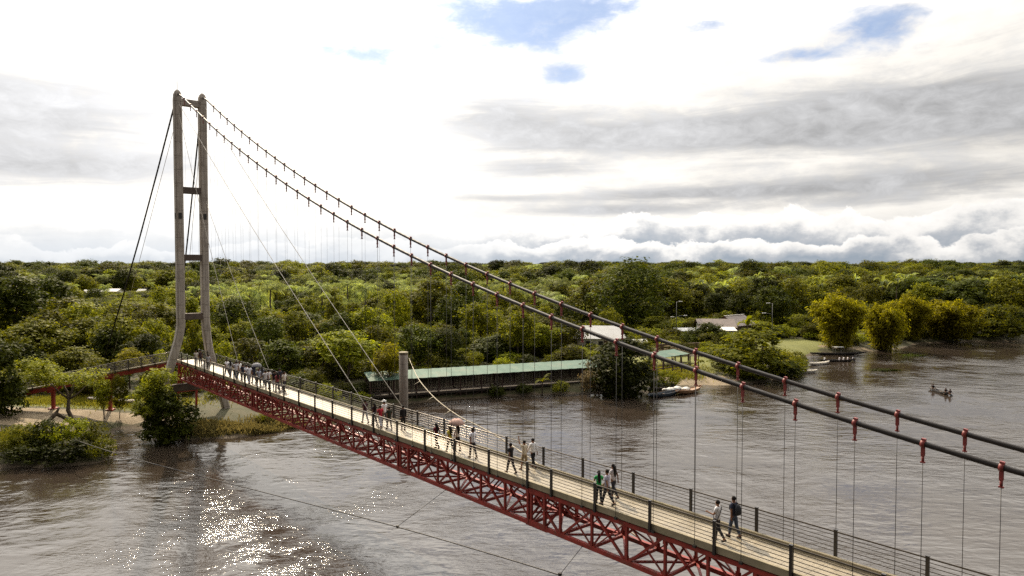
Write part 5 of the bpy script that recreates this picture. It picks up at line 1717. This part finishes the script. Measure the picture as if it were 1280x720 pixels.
def people():
    # the two men nearest the camera
    L, s, off = on_deck(897, 676)
    e = person(L, AWAY + .1, 1.66, 'man in a pale grey t-shirt and dark trousers at the near end of the deck', (.62, .61, .63), (.025, .025, .03), CARRY)
    b = MB(); pts = [(-.17, -.09, 1.0), (-.06, -.135, 1.2), (.10, -.125, 1.4), (.15, -.04, 1.455), (.12, .09, 1.38), (-.02, .15, 1.18), (-.17, .10, 1.0), (-.185, .0, .97)]
    b.tube(pts, .016, 6)
    bg = empty('shoulder_bag', L, AWAY + .1, 'small dark bag slung across the man in the pale grey t-shirt', 'bag', None, (1.66 / 1.74,) * 3)
    b.build('strap', cloth(BLACK), bg); b = MB(); b.box(-.255, -.165, -.1, .1, .80, .99); o = b.build('pouch', cloth(BLACK), bg); bv = o.modifiers.new('soft', 'BEVEL'); bv.width = .025; bv.segments = 2
    L, s, off = on_deck(917, 672)
    person(L, AWAY - .1, 1.70, 'man in a dark navy shirt with a backpack beside the man in grey', NAVY, JEANS, W3, skin=SKIN_B)
    bg = empty('backpack', L, AWAY - .1, 'dark backpack on the man in the navy shirt', 'backpack', None, (1.70 / 1.74,) * 3)
    b = MB(); rings = []
    for z, w, d in ((.98, .10, .07), (1.03, .15, .13), (1.2, .155, .15), (1.36, .13, .12), (1.42, .08, .06)):
        rings.append([Vector((w * math.cos(a), -.12 - d * .5 + d * .75 * math.sin(a) - .02, z)) for a in np.linspace(0, 2 * math.pi, 14, endpoint=False)])
    b.loft(rings, smooth=True); b.build('pack', cloth((.022, .024, .03)), bg)
    for sx in (-.1, .1):
        b = MB(); b.tube([(sx, -.13, 1.4), (sx * 1.2, -.03, 1.475), (sx * 1.25, .125, 1.36), (sx * 1.3, .13, 1.2), (sx * 1.4, -.08, 1.02)], .018, 6); b.build('strap', cloth(BLACK), bg)
    # the embracing group
    L, *_ = on_deck(748.5, 630); person(L, AWAY - .7, 1.56, 'woman in a bright green top and dark trousers leaning on the man in lilac grey', GREEN, (.02, .028, .035), HUG, True, 'short', 'long', 'long', skin=SKIN_B)
    L, *_ = on_deck(759, 632); person(L, AWAY + .25, 1.70, 'man in a lilac grey shirt with his arm around the woman in green', LILAC, (.022, .025, .035), W1)
    L, *_ = on_deck(766.5, 623); person(L, AWAY, 1.66, 'woman with long loose dark hair and pale top beyond the man in lilac grey', (.5, .46, .5), (.03, .03, .04), W2, True, 'short', 'long', 'long', skin=SKIN_B)
    # three men
    L, *_ = on_deck(638.5, 592); person(L, AWAY + .1, 1.66, 'man in a black t-shirt on the near side of the trio walking abreast', BLACK, (.035, .03, .03), W1, skin=SKIN_B)
    L, *_ = on_deck(655.5, 588); person(L, AWAY, 1.64, 'man in cream shirt and shorts with one arm raised in the middle of the trio', CREAM, KHAKI, RAISE, legs='short')
    L, *_ = on_deck(671.5, 584); person(L, AWAY - .1, 1.66, 'man in a white shirt and black trousers on the far side of the trio', WHITE, BLACK, W2, sleeves='long')
    # umbrella party
    L, *_ = on_deck(591, 573); person(L, AWAY, 1.76, 'tall man in a loose white shirt walking alone behind the pink umbrella', (.70, .70, .78), (.03, .03, .045), W3, skin=SKIN_B)
    L, *_ = on_deck(572, 563.5); person(L, AWAY, 1.58, 'woman in a pale top and black shorts under the pink umbrella', (.55, .5, .48), BLACK, HOLD, True, 'short', 'short', 'long')
    L2 = (L[0] - .15, L[1] + .16, L[2]); umbrella(L2, 1.68, (.40, .26, .22), 'salmon pink umbrella held by the woman in the pale top')
    L, *_ = on_deck(562.5, 566); person(L, AWAY + .05, 1.60, 'woman in a yellow top with long black hair next to the pink umbrella', YEL, (.05, .055, .06), W1, True, 'short', 'long', 'long')
    L, *_ = on_deck(545.5, 561); person(L, AWAY + .1, 1.56, 'woman in a dark red top walking ahead of the pink umbrella', MAROON, (.05, .04, .05), W2, True, 'short', 'long', 'long', skin=SKIN_B)
    # cluster in the middle
    L, *_ = on_deck(456.5, 529); person(L, AWAY, 1.68, 'man in dark maroon shirt and light jeans, leftmost of the cluster around the red shirt', (.05, .022, .03), (.30, .32, .38), W1, skin=SKIN_B)
    L, *_ = on_deck(468, 532); person(L, AWAY + .2, 1.58, 'woman in black behind the person in the red shirt', (.03, .02, .025), (.05, .04, .05), W3, True, hair='long', skin=SKIN_B)
    L, *_ = on_deck(475.5, 536); person(L, AWAY, 1.60, 'person in a bright red shirt and pale trousers in the middle of the bridge', RED, (.40, .42, .50), W2)
    L, *_ = on_deck(480.5, 532); person(L, AWAY, 1.74, 'person in a white shirt and white sun hat in the middle of the bridge', WHITE, (.10, .10, .12), W3, hat=(.78, .78, .78))
    L, *_ = on_deck(486.5, 537); person(L, AWAY - .2, 1.58, 'person in a dark green top walking beside the red shirt', (.03, .035, .025), (.06, .06, .07), W1, skin=SKIN_B)
    L, *_ = on_deck(504, 538); person(L, AWAY - .1, 1.68, 'person in loose black clothes walking in front of the concrete pillar', BLACK, BLACK, STAND, sleeves='long', skin=SKIN_B)
    # crowd near the tower
    crowd = [(230, 459.5, (.55, .5, .45), GREY, 'person in a pale shirt at the end of the deck by the near tower leg', STAND, False), (250.5, 457.5, (.05, .03, .035), BLACK, 'person in dark clothes leaning near the far tower leg', STAND, False),
             (278.5, 472, WHITE, (.03, .03, .05), 'person in a white shirt standing apart near the far tower leg', W1, False), (294.5, 475.5, (.55, .55, .62), JEANS, 'person in a pale blue shirt leading the crowd near the tower', W2, False),
             (299.5, 473.5, WHITE, NAVY, 'person in a white shirt beside the pale blue shirt in the crowd', W3, True), (304, 478, NAVY, (.03, .03, .04), 'person in a navy shirt in the front of the crowd near the tower', W1, False),
             (311.5, 481, (.72, .72, .80), (.30, .30, .36), 'person in a white shirt and pale trousers at the centre of the crowd', W2, False), (317.5, 479, NAVY, NAVY, 'person in dark blue with a grey umbrella in the crowd', HOLD, False),
             (323.5, 484, (.26, .28, .34), BLACK, 'person in a slate grey shirt behind the crowd centre', W1, False), (336, 486.5, (.66, .62, .64), JEANS, 'person in a white shirt following the crowd', W2, False),
             (343.5, 488, BLACK, (.40, .42, .48), 'person in a black shirt and pale jeans near the second stay cable', W1, False), (350, 486, (.03, .03, .045), (.10, .10, .12), 'person in a dark shirt at the far railing near the second stay cable', W3, False),
             (355.5, 489, (.62, .58, .55), (.05, .05, .06), 'person in a cream white shirt, last of the crowd', W2, True)]
    for i, (px, fy, sh, tr, lab, ps, wo) in enumerate(crowd):
        L, *_ = on_deck(px, fy)
        person(L, (AWAY if i % 4 else TOWARD) + .15 * ((i * 37) % 5 - 2), 1.74 + .04 * ((i * 13) % 4), lab, sh, tr, ps, wo, hair='long' if wo else 'short', skin=SKIN_A if i % 2 else SKIN_B)
        if i == 7: umbrella((L[0] + .2, L[1] + .1, L[2]), 1.66, (.20, .20, .22), 'dark grey umbrella held up in the crowd near the tower')
    more = [(259, 463.5, GREY, BLACK, 'person in a grey shirt at the far railing just past the far tower leg', STAND, False), (288, 472, (.42, .42, .46), NAVY, 'person in a light grey shirt ahead of the pale blue shirt', W2, True), (307.5, 480, (.5, .5, .55), BLACK, 'person in a silver grey shirt between the navy shirt and the crowd centre', W3, False),
            (327.5, 481, (.10, .11, .16), JEANS, 'person in a dark blue grey shirt at the far railing beside the grey umbrella', W1, True), (332, 487, (.60, .58, .60), (.04, .04, .05), 'person in a plain white top at the near railing behind the crowd centre', W2, False), (347, 491, (.22, .05, .06), (.05, .05, .06), 'person in a wine red shirt at the near railing near the second stay cable', W3, True)]
    for i, (px, fy, sh, tr, lab, ps, wo) in enumerate(more):
        L, *_ = on_deck(px, fy)
        person(L, AWAY + .2 * (i % 3 - 1), 1.70 + .05 * (i % 3), lab, sh, tr, ps, wo, hair='long' if wo else 'short', skin=SKIN_B if i % 2 else SKIN_A)
    # paddlers
    a = on_z(1163, 487, 0); b = on_z(1187, 494.5, 0); d = (b - a); d /= np.linalg.norm(d); rz = math.atan2(d[1], d[0]) - math.pi / 2
    for f, c, lab in ((.6, BLACK, 'paddler at the far end of the narrow canoe'), (3.7, (.04, .03, .03), 'paddler in the middle of the narrow canoe'), (4.7, (.07, .05, .045), 'paddler near the close end of the narrow canoe')):
        q = a + d * f; person((float(q[0]), float(q[1]), .05), rz, 1.65, lab, c, BLACK, SIT, skin=SKIN_B)
    p = MB(); q = a + d * .6; p.tube([(q[0] - .35, q[1], -.3), (q[0] - .1, q[1] + .1, 1.35)], .022, 6); p.box(q[0] - .42, q[0] - .28, q[1] - .02, q[1] + .02, -.35, .15)
    o = p.build('paddle', M['wood']); tag(o, 'long wooden paddle held by the paddler at the far end of the canoe', 'paddle')
    a = on_z(1022, 452, 0); b = on_z(1070, 451.5, 0); d = (b - a) / np.linalg.norm(b - a)
    for f, c in ((1.3, WHITE), (4.2, (.65, .62, .66)), (5.0, WHITE), (5.8, (.7, .66, .66)), (6.8, (.3, .3, .34))):
        q = a + d * f; person((float(q[0]), float(q[1]), .08), math.atan2(d[1], d[0]) - math.pi / 2, 1.66, 'seated passenger in a pale shirt in the low dark canoe', c, NAVY, SIT, group='passengers seated in the low dark canoe')


people()
